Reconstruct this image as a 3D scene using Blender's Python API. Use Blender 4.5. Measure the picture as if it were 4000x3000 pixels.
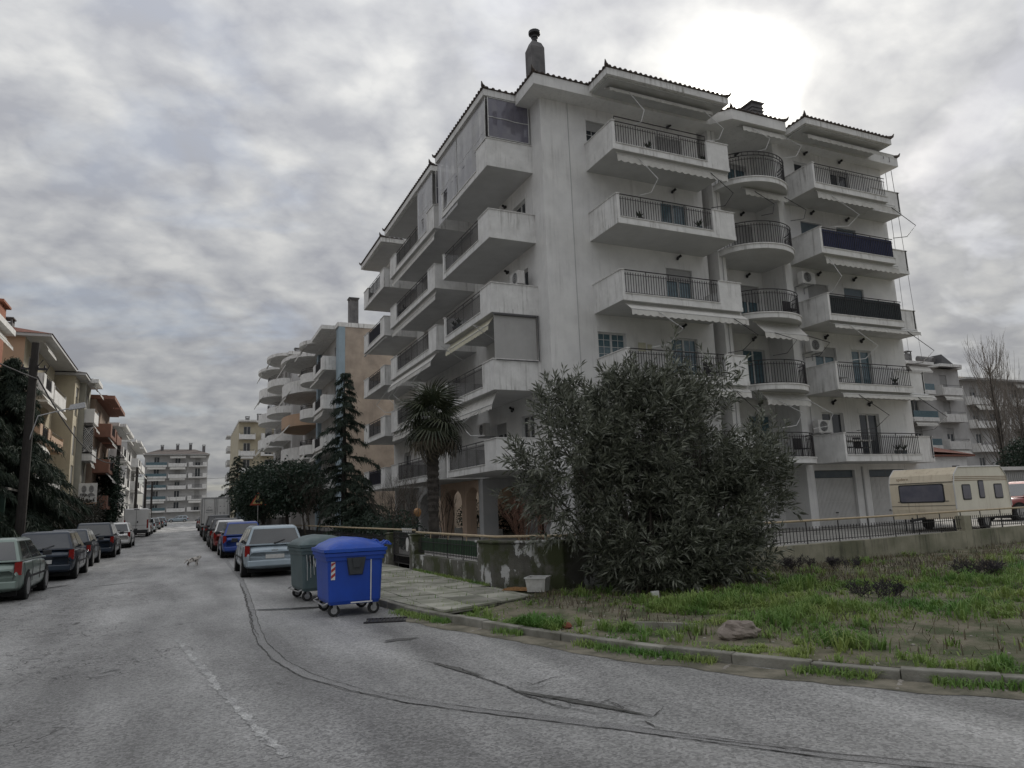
import bpy, math, random
import numpy as np
from mathutils import Vector, Matrix
random.seed(7); rng = np.random.default_rng(7)
S = bpy.context.scene
for o in list(bpy.data.objects): bpy.data.objects.remove(o)
COL = S.collection
R = math.radians

# ---------------------------------------------------------------- camera
EYE = 1.7
FPX, PITCH, ROLL, YAW = 2785.34, R(9.916), R(-2.107), R(24.603)
fw = Vector((math.sin(YAW)*math.cos(PITCH), math.cos(YAW)*math.cos(PITCH), math.sin(PITCH)))
rt = Vector((math.cos(YAW), -math.sin(YAW), 0)); up = rt.cross(fw)
rr = rt*math.cos(ROLL) + up*math.sin(ROLL); uu = up*math.cos(ROLL) - rt*math.sin(ROLL)
cam = bpy.data.cameras.new('camera'); cam.sensor_width = 36; cam.lens = FPX/4000*36
cam.clip_start = .05; cam.clip_end = 6000
co = bpy.data.objects.new('camera', cam); COL.objects.link(co)
co.matrix_world = Matrix(((rr.x, uu.x, -fw.x, 0), (rr.y, uu.y, -fw.y, 0), (rr.z, uu.z, -fw.z, EYE), (0, 0, 0, 1)))
S.camera = co

# ---------------------------------------------------------------- sky
SUN = Vector((.608, .6105, .507)).normalized()
W = bpy.data.worlds.new('World'); S.world = W; W.use_nodes = True
nt = W.node_tree; nt.nodes.clear()
def wn(t, **k):
    n = nt.nodes.new(t)
    for a, b in k.items(): setattr(n, a, b)
    return n
def wl(a, b): nt.links.new(a, b)
def wmath(op, a, b=None, c=None, clamp=False):
    n = wn('ShaderNodeMath', operation=op, use_clamp=clamp)
    for i, x in enumerate((a, b, c)):
        if x is None: continue
        if isinstance(x, (int, float)): n.inputs[i].default_value = x
        else: wl(x, n.inputs[i])
    return n.outputs[0]
tc = wn('ShaderNodeTexCoord'); D = tc.outputs['Generated']
sx = wn('ShaderNodeSeparateXYZ'); wl(D, sx.inputs[0])
zz = wmath('MAXIMUM', sx.outputs[2], 0.0); zd = wmath('ADD', zz, 0.34)
cx = wn('ShaderNodeCombineXYZ'); wl(wmath('DIVIDE', sx.outputs[0], zd), cx.inputs[0]); wl(wmath('DIVIDE', sx.outputs[1], zd), cx.inputs[1])
def wnoise(scale, det, rough, dist, rot=0, sc=(1, 1, 1), off=(0, 0, 0)):
    m = wn('ShaderNodeMapping'); wl(cx.outputs[0], m.inputs[0]); m.inputs['Rotation'].default_value[2] = rot
    m.inputs['Scale'].default_value = sc; m.inputs['Location'].default_value = off
    n = wn('ShaderNodeTexNoise'); wl(m.outputs[0], n.inputs['Vector'])
    n.inputs['Scale'].default_value = scale; n.inputs['Detail'].default_value = det
    n.inputs['Roughness'].default_value = rough; n.inputs['Distortion'].default_value = dist
    return n.outputs[0]
n1 = wnoise(6.8, 7, .56, .2, R(35), (1, 1.25, 1), (3, 1, 0))
n2 = wnoise(2.3, 5, .55, .4, R(20), (1, 1.5, 1), (7.3, 2.2, 0))
n3 = wnoise(16, 4, .5, .2, R(55), (1, 1.2, 1), (1, 9, 0))
wv = wn('ShaderNodeTexNoise'); wl(cx.outputs[0], wv.inputs['Vector']); wv.inputs['Scale'].default_value = 7; wv.inputs['Detail'].default_value = 4
wa = wn('ShaderNodeVectorMath', operation='MULTIPLY_ADD'); wl(wv.outputs['Color'], wa.inputs[0]); wa.inputs[1].default_value = (.24, .24, 0); wl(cx.outputs[0], wa.inputs[2])
vo = wn('ShaderNodeTexVoronoi', feature='F1'); wl(wa.outputs[0], vo.inputs['Vector']); vo.inputs['Scale'].default_value = 11.5
puff = wmath('MULTIPLY_ADD', vo.outputs['Distance'], -.75, .82)
nn = wmath('ADD', wmath('ADD', wmath('MULTIPLY', n1, .42), wmath('MULTIPLY', puff, .20)), wmath('ADD', wmath('MULTIPLY', n2, .24), wmath('MULTIPLY', n3, .14)))
cr = wn('ShaderNodeValToRGB'); wl(nn, cr.inputs[0]); e = cr.color_ramp.elements
e[0].position = .40; e[0].color = (.225, .23, .248, 1); e[1].position = .60; e[1].color = (.385, .385, .38, 1)
m_ = e.new(.5); m_.color = (.298, .302, .31, 1)
# overcast brightness grows smoothly towards the zenith (standard overcast sky)
cie = wmath('MULTIPLY_ADD', zz, 1.4, .50)
cl = wn('ShaderNodeVectorMath', operation='SCALE'); wl(cr.outputs[0], cl.inputs[0]); wl(cie, cl.inputs['Scale'])
# sunlight scattered forward through the thin cloud round the sun
dt = wn('ShaderNodeVectorMath', operation='DOT_PRODUCT'); wl(D, dt.inputs[0]); dt.inputs[1].default_value = SUN
dp = wmath('MAXIMUM', dt.outputs['Value'], 0)
thin = wmath('MULTIPLY_ADD', n1, 2.2, -.25, True)
g = wmath('ADD', wmath('MULTIPLY', wmath('MULTIPLY', wmath('POWER', dp, 520), .6), thin),
          wmath('ADD', wmath('MULTIPLY', wmath('POWER', dp, 1100), 3.), wmath('MULTIPLY', wmath('POWER', dp, 16), .09)))
gc = wn('ShaderNodeVectorMath', operation='SCALE'); gc.inputs[0].default_value = (1, .96, .84); wl(g, gc.inputs['Scale'])
ca = wn('ShaderNodeVectorMath', operation='ADD'); wl(cl.outputs[0], ca.inputs[0]); wl(gc.outputs[0], ca.inputs[1])
sky = wn('ShaderNodeTexSky', sky_type='NISHITA'); sky.sun_disc = False; sky.sun_elevation = R(30.5); sky.sun_rotation = R(45)
c10 = wn('ShaderNodeVectorMath', operation='SCALE'); wl(ca.outputs[0], c10.inputs[0]); c10.inputs['Scale'].default_value = 8.7
cov = wn('ShaderNodeMapRange'); wl(n2, cov.inputs[0]); cov.inputs[1].default_value = .37; cov.inputs[2].default_value = .46
cov.inputs[3].default_value = .88; cov.inputs[4].default_value = .985
mx = wn('ShaderNodeMix', data_type='RGBA'); wl(cov.outputs[0], mx.inputs[0]); wl(sky.outputs[0], mx.inputs[6]); wl(c10.outputs[0], mx.inputs[7])
bg = wn('ShaderNodeBackground'); wl(mx.outputs[2], bg.inputs[0]); bg.inputs[1].default_value = .1
wo = wn('ShaderNodeOutputWorld'); wl(bg.outputs[0], wo.inputs[0])

# ---------------------------------------------------------------- sun, exposure
sl = bpy.data.lights.new('sun', 'SUN'); sl.energy = 1.2; sl.angle = R(14); sl.color = (1, .95, .86)
so = bpy.data.objects.new('sun', sl); COL.objects.link(so); so.rotation_euler = SUN.to_track_quat('Z', 'Y').to_euler(); so.location = (40, 40, 60)
vs = S.view_settings; vs.view_transform = 'Standard'; vs.look = 'None'; vs.gamma = 1; vs.exposure = .93
vs.use_curve_mapping = False
S.render.resolution_x = 1024; S.render.resolution_y = 768; S.render.engine = 'CYCLES'

# ---------------------------------------------------------------- materials
MATS = {}
def mat(name, c1, c2=None, scale=4., rough=.75, bump=0., bscale=60., metal=0., spec=.5, streak=0., stain=None, alpha=1., vor=0., coat=0., trans=0., lo=.35, hi=.65, rvar=0., sss=0.):
    """procedural material: two tones mixed by noise, optional vertical streaks, fine bump"""
    if name in MATS: return MATS[name]
    m = bpy.data.materials.new(name); m.use_nodes = True; t = m.node_tree; N = t.nodes; L = t.links
    b = N['Principled BSDF']; b.inputs['Roughness'].default_value = rough; b.inputs['Metallic'].default_value = metal
    b.inputs['Specular IOR Level'].default_value = spec; b.inputs['Coat Weight'].default_value = coat
    b.inputs['Coat Roughness'].default_value = .06
    if alpha < 1: b.inputs['Alpha'].default_value = alpha
    if trans: b.inputs['Transmission Weight'].default_value = trans
    geo = N.new('ShaderNodeNewGeometry'); P = geo.outputs['Position']
    def noise(sc, det=6, r=.6, mul=None):
        v = P
        if mul:
            q = N.new('ShaderNodeVectorMath'); q.operation = 'MULTIPLY'; L.new(P, q.inputs[0]); q.inputs[1].default_value = mul; v = q.outputs[0]
        n = N.new('ShaderNodeTexNoise'); L.new(v, n.inputs['Vector']); n.inputs['Scale'].default_value = sc
        n.inputs['Detail'].default_value = det; n.inputs['Roughness'].default_value = r; return n.outputs[0]
    def ramp(v, a, c):
        q = N.new('ShaderNodeMapRange'); L.new(v, q.inputs[0]); q.inputs[1].default_value = a; q.inputs[2].default_value = c; return q.outputs[0]
    def mix(f, a, c):
        q = N.new('ShaderNodeMix'); q.data_type = 'RGBA'
        if hasattr(f, 'links'): L.new(f, q.inputs[0])
        else: q.inputs[0].default_value = f
        for i, x in ((6, a), (7, c)):
            if hasattr(x, 'links'): L.new(x, q.inputs[i])
            else: q.inputs[i].default_value = (*x, 1)
        return q.outputs[2]
    if c2 is None: c2 = tuple(x*.82 for x in c1)
    col = mix(ramp(noise(scale), lo, hi), c1, c2)
    if vor:
        vn = N.new('ShaderNodeTexVoronoi'); L.new(P, vn.inputs['Vector']); vn.inputs['Scale'].default_value = vor
        sr = N.new('ShaderNodeSeparateColor'); L.new(vn.outputs['Color'], sr.inputs[0])
        q = N.new('ShaderNodeMapRange'); L.new(sr.outputs[0], q.inputs[0]); q.inputs[3].default_value = .62; q.inputs[4].default_value = 1.45
        h = N.new('ShaderNodeVectorMath'); h.operation = 'SCALE'; L.new(col, h.inputs[0]); L.new(q.outputs[0], h.inputs['Scale']); col = h.outputs[0]
    if streak:
        st = ramp(noise(2.2, 7, .65, (3.4, 3.4, .2)), .5, .70); pt = ramp(noise(.8, 4), .42, .62)
        q = N.new('ShaderNodeMath'); q.operation = 'MULTIPLY'; L.new(st, q.inputs[0]); L.new(pt, q.inputs[1])
        q2 = N.new('ShaderNodeMath'); q2.operation = 'MULTIPLY'; L.new(q.outputs[0], q2.inputs[0]); q2.inputs[1].default_value = streak
        col = mix(q2.outputs[0], col, stain or tuple(x*.45 for x in c1))
    L.new(col, b.inputs['Base Color'])
    if rvar:
        q = N.new('ShaderNodeMapRange'); L.new(noise(scale*.7, 5), q.inputs[0]); q.inputs[1].default_value = .35; q.inputs[2].default_value = .65
        q.inputs[3].default_value = rough-rvar; q.inputs[4].default_value = rough+rvar; L.new(q.outputs[0], b.inputs['Roughness'])
    if bump:
        bn = N.new('ShaderNodeBump'); bn.inputs['Strength'].default_value = bump; bn.inputs['Distance'].default_value = .02
        L.new(noise(bscale, 5), bn.inputs['Height']); L.new(bn.outputs[0], b.inputs['Normal'])
    MATS[name] = m; return m
wallw = mat('plaster_white', (.74, .735, .72), (.63, .625, .615), 1.1, .85, .12, 90, streak=.38, stain=(.30, .29, .275))
wallg = mat('plaster_grey', (.50, .495, .49), (.42, .42, .42), 1.0, .85, .12, 90, streak=.5)
slabm = mat('balcony_plaster', (.75, .745, .73), (.62, .615, .60), 2.2, .85, .12, 80, streak=.9, stain=(.20, .19, .17))
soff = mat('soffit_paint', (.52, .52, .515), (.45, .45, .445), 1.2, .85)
stone = mat('coping_marble', (.70, .69, .67), (.5, .49, .47), 6, .5, streak=.4)
pink = mat('plaster_salmon', (.66, .49, .37), (.58, .43, .33), 1.2, .85, .1, 80, streak=.4)
rail_m = mat('iron_dark', (.022, .022, .026), (.04, .035, .035), 20, .5, metal=.3)
frame_w = mat('aluminium_white', (.62, .62, .61), None, 9, .4)
frame_d = mat('aluminium_dark', (.10, .10, .105), None, 9, .4)
glass = mat('window_glass', (.030, .036, .044), (.05, .055, .06), 1.3, .06, spec=.6)
glassb = mat('window_glass_curtained', (.11, .175, .20), (.07, .12, .145), 6, .12, spec=.6)
shut = mat('roller_shutter', (.36, .355, .35), (.31, .31, .305), 3, .6)
shutb = mat('roller_shutter_blue', (.13, .17, .20), None, 3, .5)
fabric = mat('awning_cloth', (.60, .59, .56), (.50, .49, .46), 2.5, .9, streak=.7, stain=(.33, .31, .27))
plastic_sheet = mat('clear_weather_sheet', (.30, .295, .31), (.42, .415, .41), 1.6, .18, spec=.6, streak=.3, alpha=.82)
armw = mat('arm_painted_white', (.58, .58, .57), None, 9, .5)
roof_m = mat('roof_tile_clay', (.055, .047, .045), (.10, .075, .062), 6, .8, .3, 30)
conc = mat('concrete', (.36, .35, .33), (.25, .245, .23), 2.5, .85, .3, 50, streak=.6)
conc_d = mat('chimney_render', (.17, .165, .165), (.10, .098, .1), 2.5, .9, .3, 40, streak=.7)
white_p = mat('painted_metal_white', (.63, .62, .60), (.52, .515, .50), 2.5, .5, streak=.5, stain=(.25, .2, .15))
black_p = mat('plastic_black', (.016, .016, .018), None, 9, .5)
rubber = mat('rubber', (.014, .014, .014), (.03, .03, .03), 12, .8)
steel = mat('steel_galvanised', (.42, .42, .42), (.3, .3, .3), 15, .4, metal=.7)
chrome = mat('chrome', (.7, .7, .7), None, 9, .15, metal=1)

# ---------------------------------------------------------------- mesh helpers
class MB:
    def __init__(s): s.v = []; s.f = []
    def add(s, vs, fs):
        n = len(s.v); s.v += [tuple(p) for p in vs]; s.f += [tuple(i+n for i in q) for q in fs]; return s
    def hexa(s, p): return s.add(p, [(0, 3, 2, 1), (4, 5, 6, 7), (0, 1, 5, 4), (1, 2, 6, 5), (2, 3, 7, 6), (3, 0, 4, 7)])
    def box(s, x0, y0, z0, x1, y1, z1):
        if x0 > x1: x0, x1 = x1, x0
        if y0 > y1: y0, y1 = y1, y0
        return s.hexa([(x0, y0, z0), (x1, y0, z0), (x1, y1, z0), (x0, y1, z0), (x0, y0, z1), (x1, y0, z1), (x1, y1, z1), (x0, y1, z1)])
    def poly(s, pts): return s.add(pts, [tuple(range(len(pts)))])
    def prism(s, pts, z0, z1):
        n = len(pts); return s.add([(x, y, z0) for x, y in pts]+[(x, y, z1) for x, y in pts],
            [tuple(range(n))[::-1], tuple(range(n, 2*n))]+[(i, (i+1) % n, n+(i+1) % n, n+i) for i in range(n)])
    def tube(s, p, q, r, n=6, r2=None):
        return s.path([p, q], [r, r if r2 is None else r2], n)
    def path(s, pts, r, n=6):
        pts = [Vector(p) for p in pts]; rs = r if isinstance(r, (list, tuple)) else [r]*len(pts); base = len(s.v); u0 = None
        for i, p in enumerate(pts):
            d = (pts[min(i+1, len(pts)-1)]-pts[max(i-1, 0)]); d = d.normalized() if d.length > 1e-9 else Vector((0, 0, 1))
            if u0 is None: u0 = d.orthogonal().normalized()
            u = (u0-d*u0.dot(d)); u = u.normalized() if u.length > 1e-6 else d.orthogonal().normalized(); w = d.cross(u); u0 = u
            for k in range(n):
                a = 2*math.pi*k/n; s.v.append(tuple(p+(u*math.cos(a)+w*math.sin(a))*rs[i]))
        m = len(pts)
        for i in range(m-1):
            for k in range(n):
                a, b = base+i*n+k, base+i*n+(k+1) % n; s.f.append((a, b, b+n, a+n))
        s.f.append(tuple(base+k for k in range(n))[::-1]); s.f.append(tuple(base+(m-1)*n+k for k in range(n))); return s
    def lathe(s, prof, c=(0, 0, 0), n=12):
        base = len(s.v)
        for r, z in prof:
            for k in range(n):
                a = 2*math.pi*k/n; s.v.append((c[0]+r*math.cos(a), c[1]+r*math.sin(a), c[2]+z))
        for i in range(len(prof)-1):
            for k in range(n):
                a, b = base+i*n+k, base+i*n+(k+1) % n; s.f.append((a, b, b+n, a+n))
        s.f.append(tuple(base+k for k in range(n))[::-1]); s.f.append(tuple(base+(len(prof)-1)*n+k for k in range(n))); return s
    def wallholes(s, M, t0, t1, z0, z1, holes, depth=.2):
        """wall face in frame M(t,n,z) at n=0 with recessed openings"""
        ts = sorted({t0, t1, *[h[0] for h in holes], *[h[1] for h in holes]}); zs = sorted({z0, z1, *[h[2] for h in holes], *[h[3] for h in holes]})
        for a, b in zip(ts, ts[1:]):
            for c, d in zip(zs, zs[1:]):
                tm, zm = (a+b)/2, (c+d)/2
                if any(h[0] < tm < h[1] and h[2] < zm < h[3] for h in holes): continue
                s.poly([M(a, 0, c), M(b, 0, c), M(b, 0, d), M(a, 0, d)])
        for a, b, c, d in holes:
            k = [(a, c), (b, c), (b, d), (a, d)]
            for i in range(4):
                p, q = k[i], k[(i+1) % 4]
                s.poly([M(p[0], 0, p[1]), M(q[0], 0, q[1]), M(q[0], -depth, q[1]), M(p[0], -depth, p[1])])
        return s
    def mbox(s, M, t0, t1, n0, n1, z0, z1):
        a, b = M(t0, n0, z0), M(t1, n1, z1); return s.box(a[0], a[1], a[2], b[0], b[1], b[2])
    def build(s, name, m, parent=None, smooth=False, bevel=0, sub=0):
        me = bpy.data.meshes.new(name); me.from_pydata(s.v, [], s.f); me.update()
        return mk(name, me, m, parent, smooth, bevel, sub)
INV = {}
def mk(name, me, m, parent=None, smooth=False, bevel=0, sub=0):
    if m is not None and not me.materials: me.materials.append(m)
    if smooth:
        me.polygons.foreach_set('use_smooth', [True]*len(me.polygons))
    o = bpy.data.objects.new(name, me); COL.objects.link(o)
    if parent is not None:
        o.parent = parent
        if parent.name in INV: o.matrix_parent_inverse = INV[parent.name]
    if bevel:
        b = o.modifiers.new('bevel', 'BEVEL'); b.width = bevel; b.segments = 2; b.limit_method = 'ANGLE'
    if sub:
        b = o.modifiers.new('sub', 'SUBSURF'); b.levels = sub; b.render_levels = sub
    return o
def tag(o, label, cat, group=None, kind=None):
    o['label'] = label; o['category'] = cat
    if group: o['group'] = group
    if kind: o['kind'] = kind
    return o
def thing(name, label, cat, loc=(0, 0, 0), rz=0, group=None, world=False):
    """Empty at a thing's base; world=True: its parts are given in world coordinates"""
    o = bpy.data.objects.new(name, None); COL.objects.link(o); o.location = loc; o.rotation_euler = (0, 0, rz); o.empty_display_size = .3
    tag(o, label, cat, group)
    if world: INV[o.name] = (Matrix.Translation(loc) @ Matrix.Rotation(rz, 4, 'Z')).inverted()
    return o
def struct(o): o['kind'] = 'structure'; return o
def npmesh(name, V, F, nside):
    """mesh from numpy arrays (all faces with nside corners)"""
    me = bpy.data.meshes.new(name); V = np.asarray(V, np.float32).reshape(-1, 3); F = np.asarray(F, np.int32).reshape(-1, nside)
    me.vertices.add(len(V)); me.vertices.foreach_set('co', V.ravel()); me.loops.add(F.size); me.loops.foreach_set('vertex_index', F.ravel())
    me.polygons.add(len(F)); me.polygons.foreach_set('loop_start', np.arange(0, F.size, nside, dtype=np.int32))
    me.update(calc_edges=True); me.validate(); return me
def G(y): return max(0., .009*(y-25))          # the street climbs gently away from the junction
# ---------------------------------------------------------------- ground, road, pavement, lot
def ray(u, v): return fw + rr*((u-2000)/FPX) - uu*((v-1500)/FPX)
def pz(u, v, z=0.):
    d = ray(u, v); t = (z-EYE)/d.z; return (d.x*t, d.y*t, z)
def nlink(m): return m.node_tree.nodes, m.node_tree.links
asph = mat('asphalt', (.255, .252, .246), (.335, .332, .325), .45, .48, .8, 120, vor=48, rvar=.10, spec=.55)
def crackle(m):
    N, L = nlink(m); b = N['Principled BSDF']; geo = N.new('ShaderNodeNewGeometry')
    def nz(sc, det=4):
        n = N.new('ShaderNodeTexNoise'); L.new(geo.outputs['Position'], n.inputs['Vector']); n.inputs['Scale'].default_value = sc; n.inputs['Detail'].default_value = det; return n
    w = nz(2.5, 3); q = N.new('ShaderNodeVectorMath'); q.operation = 'MULTIPLY_ADD'; L.new(w.outputs['Color'], q.inputs[0]); q.inputs[1].default_value = (.5, .5, 0); L.new(geo.outputs['Position'], q.inputs[2])
    fl = N.new('ShaderNodeVectorMath'); fl.operation = 'MULTIPLY'; L.new(q.outputs[0], fl.inputs[0]); fl.inputs[1].default_value = (1, 1, 0)
    v = N.new('ShaderNodeTexVoronoi'); v.feature = 'DISTANCE_TO_EDGE'; L.new(fl.outputs[0], v.inputs['Vector']); v.inputs['Scale'].default_value = 6.0
    mr = N.new('ShaderNodeMapRange'); L.new(v.outputs['Distance'], mr.inputs[0]); mr.inputs[1].default_value = .008; mr.inputs[2].default_value = .040; mr.inputs[3].default_value = 1; mr.inputs[4].default_value = 0
    pm = N.new('ShaderNodeMapRange'); sx_ = N.new('ShaderNodeSeparateXYZ'); L.new(geo.outputs['Position'], sx_.inputs[0]); gm = N.new('ShaderNodeMath'); gm.operation = 'MULTIPLY_ADD'; L.new(sx_.outputs[0], gm.inputs[0]); gm.inputs[1].default_value = -.075; L.new(nz(.35, 3).outputs[0], gm.inputs[2]); L.new(gm.outputs[0], pm.inputs[0]); pm.inputs[1].default_value = .50; pm.inputs[2].default_value = .60
    br = N.new('ShaderNodeMapRange'); L.new(nz(3.1, 3).outputs[0], br.inputs[0]); br.inputs[1].default_value = .42; br.inputs[2].default_value = .55
    a = N.new('ShaderNodeMath'); a.operation = 'MULTIPLY'; L.new(mr.outputs[0], a.inputs[0]); L.new(pm.outputs[0], a.inputs[1])
    a2 = N.new('ShaderNodeMath'); a2.operation = 'MULTIPLY'; L.new(a.outputs[0], a2.inputs[0]); L.new(br.outputs[0], a2.inputs[1])
    old = b.inputs['Base Color'].links[0].from_socket
    # worn, polished and damp tones drawn out along the wheel tracks
    s = N.new('ShaderNodeVectorMath'); s.operation = 'MULTIPLY'; L.new(geo.outputs['Position'], s.inputs[0]); s.inputs[1].default_value = (.9, .14, 1)
    tn = N.new('ShaderNodeTexNoise'); L.new(s.outputs[0], tn.inputs['Vector']); tn.inputs['Scale'].default_value = 1.1; tn.inputs['Detail'].default_value = 6
    tr = N.new('ShaderNodeMapRange'); L.new(tn.outputs[0], tr.inputs[0]); tr.inputs[1].default_value = .36; tr.inputs[2].default_value = .66; tr.inputs[3].default_value = .62; tr.inputs[4].default_value = 1.28
    sc = N.new('ShaderNodeVectorMath'); sc.operation = 'SCALE'; L.new(old, sc.inputs[0]); L.new(tr.outputs[0], sc.inputs['Scale'])
    mx = N.new('ShaderNodeMix'); mx.data_type = 'RGBA'; L.new(a2.outputs[0], mx.inputs[0]); L.new(sc.outputs[0], mx.inputs[6]); mx.inputs[7].default_value = (.05, .048, .046, 1); L.new(mx.outputs[2], b.inputs['Base Color'])
    bn = b.inputs['Normal'].links[0].from_node
    b2 = N.new('ShaderNodeBump'); b2.invert = True; b2.inputs['Strength'].default_value = .8; b2.inputs['Distance'].default_value = .012; L.new(a2.outputs[0], b2.inputs['Height']); L.new(bn.outputs[0], b2.inputs['Normal']); L.new(b2.outputs[0], b.inputs['Normal'])
crackle(asph)
earth = mat('bare_earth', (.115, .095, .075), (.065, .056, .045), 1.3, .95, .8, 28, vor=0)
patch_m = mat('asphalt_patch', (.19, .188, .185), (.24, .238, .235), 1.5, .6, .5, 190, vor=110)
tar = mat('crack_dark', (.045, .043, .04), (.09, .088, .085), 8, .9)  # plain dark tone of the road cracks and the drain pit
kerb_m = mat('kerb_concrete', (.30, .29, .255), (.15, .145, .115), 3, .9, .5, 60, streak=.3)
water = mat('standing_water', (.020, .020, .020), (.03, .028, .026), 2, .04, spec=.5)
damp = mat('damp_asphalt', (.075, .073, .07), (.12, .118, .112), 3, .32, .4, 160, vor=90)
tile_m = mat('paving_slab', (.36, .35, .30), (.20, .205, .155), 1.7, .8, .35, 70, lo=.4, hi=.6)
def vary(m, a, b):
    """small tone difference from piece to piece"""
    N, L = nlink(m); bs = N['Principled BSDF']; old = bs.inputs['Base Color'].links[0].from_socket; oi = N.new('ShaderNodeObjectInfo'); q = N.new('ShaderNodeMapRange'); L.new(oi.outputs['Random'], q.inputs[0]); q.inputs[3].default_value = a; q.inputs[4].default_value = b
    s = N.new('ShaderNodeVectorMath'); s.operation = 'SCALE'; L.new(old, s.inputs[0]); L.new(q.outputs[0], s.inputs['Scale']); L.new(s.outputs[0], bs.inputs['Base Color'])
vary(tile_m, .72, 1.3); vary(kerb_m, .8, 1.15)
moss = mat('moss', (.045, .055, .022), (.07, .075, .035), 9, .95, .8, 60)

m = MB(); ys = [-400, 0, 25, 60, 120, 200, 260, 3000]
for a, b in zip(ys, ys[1:]):
    za, zb = G(min(a, 260))-.06, G(min(b, 260))-.06
    m.poly([(-3000, a, za), (3000, a, za), (3000, b, zb), (-3000, b, zb)])
struct(m.build('ground', earth))

KERB = [(3.42, 205), (3.40, 30), (3.36, 18), (3.34, 13.8), (3.52, 12.1), (3.72, 11.1), (4.02, 9.95), (4.33, 8.95), (4.83, 7.28), (5.49, 5.96), (6.2, 4.78), (6.69, 4.18), (9, 2.0), (14, -1.5), (45, -16)]
def kx(y):
    for (x0, y0), (x1, y1) in zip(KERB, KERB[1:]):
        if y0 >= y >= y1: return x0+(x1-x0)*(y0-y)/(y0-y1)
    return KERB[0][0] if y > 205 else KERB[-1][0]
m = MB(); ys = [-60, -16, -8, -1.5, 0, 2, 3, 4.18, 4.78, 5.4, 5.96, 6.6, 7.28, 8, 8.95, 9.95, 11.1, 12.1, 13.8, 18, 22, 25, 40, 60, 90, 130, 175, 206]
def xl(y): return -60 if y < 14 else -5.7
for a, b in zip(ys, ys[1:]):
    l = xl((a+b)/2)
    m.poly([(l, a, G(a)), (kx(a), a, G(a)), (kx(b), b, G(b)), (l, b, G(b))])
m.poly([(-120, 175, G(175)+.003), (-5.7, 175, G(175)+.003), (-5.7, 189, G(189)+.003), (-120, 189, G(189)+.003)])
m.poly([(3.43, 175, G(175)+.003), (120, 175, G(175)+.003), (120, 189, G(189)+.003), (3.43, 189, G(189)+.003)])
road = struct(m.build('road', asph))

def ribbon(name, pts, w, m_, z=.004, jag=0., step=.12, parent=None, taper=False, seed=1):
    """flat strip on the road along a polyline, edges jittered"""
    r = random.Random(seed); P = []
    for (x0, y0), (x1, y1) in zip(pts, pts[1:]):
        n = max(1, int(math.hypot(x1-x0, y1-y0)/step))
        P += [(x0+(x1-x0)*i/n, y0+(y1-y0)*i/n) for i in range(n)]
    P.append(pts[-1]); mb = MB(); V = []; off = 0
    for i, p in enumerate(P):
        q, o = P[min(i+1, len(P)-1)], P[max(i-1, 0)]; dx, dy = q[0]-o[0], q[1]-o[1]; l = math.hypot(dx, dy) or 1
        f = 1
        if taper: f = min(1, 3.2*min(i, len(P)-1-i)/len(P)+.06)
        off = off*.8+r.uniform(-jag, jag)
        jj = (.75 if w < .1 else .10)*(jag > 0); a, b = w/2*f*(1+r.uniform(-jj, jj))+off, -w/2*f*(1+r.uniform(-jj, jj))+off
        V.append(((p[0]-dy/l*a, p[1]+dx/l*a), (p[0]-dy/l*b, p[1]+dx/l*b)))
    for (a, b), (c, d) in zip(V, V[1:]):
        mb.poly([(b[0], b[1], G(b[1])+z), (d[0], d[1], G(d[1])+z), (c[0], c[1], G(c[1])+z), (a[0], a[1], G(a[1])+z)])
    return mb.build(name, m_, parent)
SEAM = [(1.56, 40), (1.52, 22.6), (1.30, 17), (1.16, 14.1), (1.06, 12), (1.03, 10.66), (1.10, 9.4), (1.27, 8.36), (1.55, 7.5), (1.93, 6.72), (2.5, 5.9), (3.1, 5.1), (4.03, 3.74), (5.4, 2.2), (8, 0)]
ribbon('patched_trench', SEAM, .11, patch_m, .004, .004, .2, road, seed=3)
def offs(pts, d):
    o = []
    for i, p in enumerate(pts):
        q, r_ = pts[min(i+1, len(pts)-1)], pts[max(i-1, 0)]; dx, dy = q[0]-r_[0], q[1]-r_[1]; l = math.hypot(dx, dy)
        o.append((p[0]-dy/l*d, p[1]+dx/l*d))
    return o
ribbon('crack', offs(SEAM, .058), .008, tar, .008, .008, .06, road, seed=4)
ribbon('crack', offs(SEAM[3:], -.058), .011, tar, .008, .010, .06, road, seed=5)
px2 = lambda l: [pz(u, v)[:2] for u, v in l]
ribbon('crack', px2([(1590, 2575), (1700, 2592), (1790, 2612), (1880, 2650), (1990, 2690), (2090, 2730), (2200, 2765), (2330, 2785), (2450, 2783)]), .022, tar, .0098, .010, .03, road, True, 6)
ribbon('crack', px2([(2010, 2690), (2060, 2682), (2150, 2650), (2260, 2632)]), .012, tar, .008, .006, .05, road, True, 7)
rc = random.Random(77)
for i in range(16):
    t_ = rc.random(); u_, v_ = 1990+500*t_, 2690+105*t_+rc.uniform(-14, 14); ribbon('crack', px2([(u_, v_), (u_+rc.uniform(20, 70), v_+rc.uniform(-14, 22)), (u_+rc.uniform(70, 130), v_+rc.uniform(-22, 30))]), rc.uniform(.006, .013), tar, .0102+i*.0002, .006, .03, road, True, 40+i)
ribbon('crack', px2([(2460, 2815), (2520, 2822), (2560, 2842), (2610, 2850)]), .02, tar, .008, .008, .05, road, True, 8)
ribbon('crack', px2([(2600, 2870), (2800, 2895), (3050, 2925), (3400, 2965)]), .014, tar, .0085, .008, .05, road, True, 9)
ribbon('crack', px2([(930, 2270), (960, 2330), (975, 2400), (985, 2440), (1015, 2500)]), .03, tar, .0085, .012, .05, road, True, 10)
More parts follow.
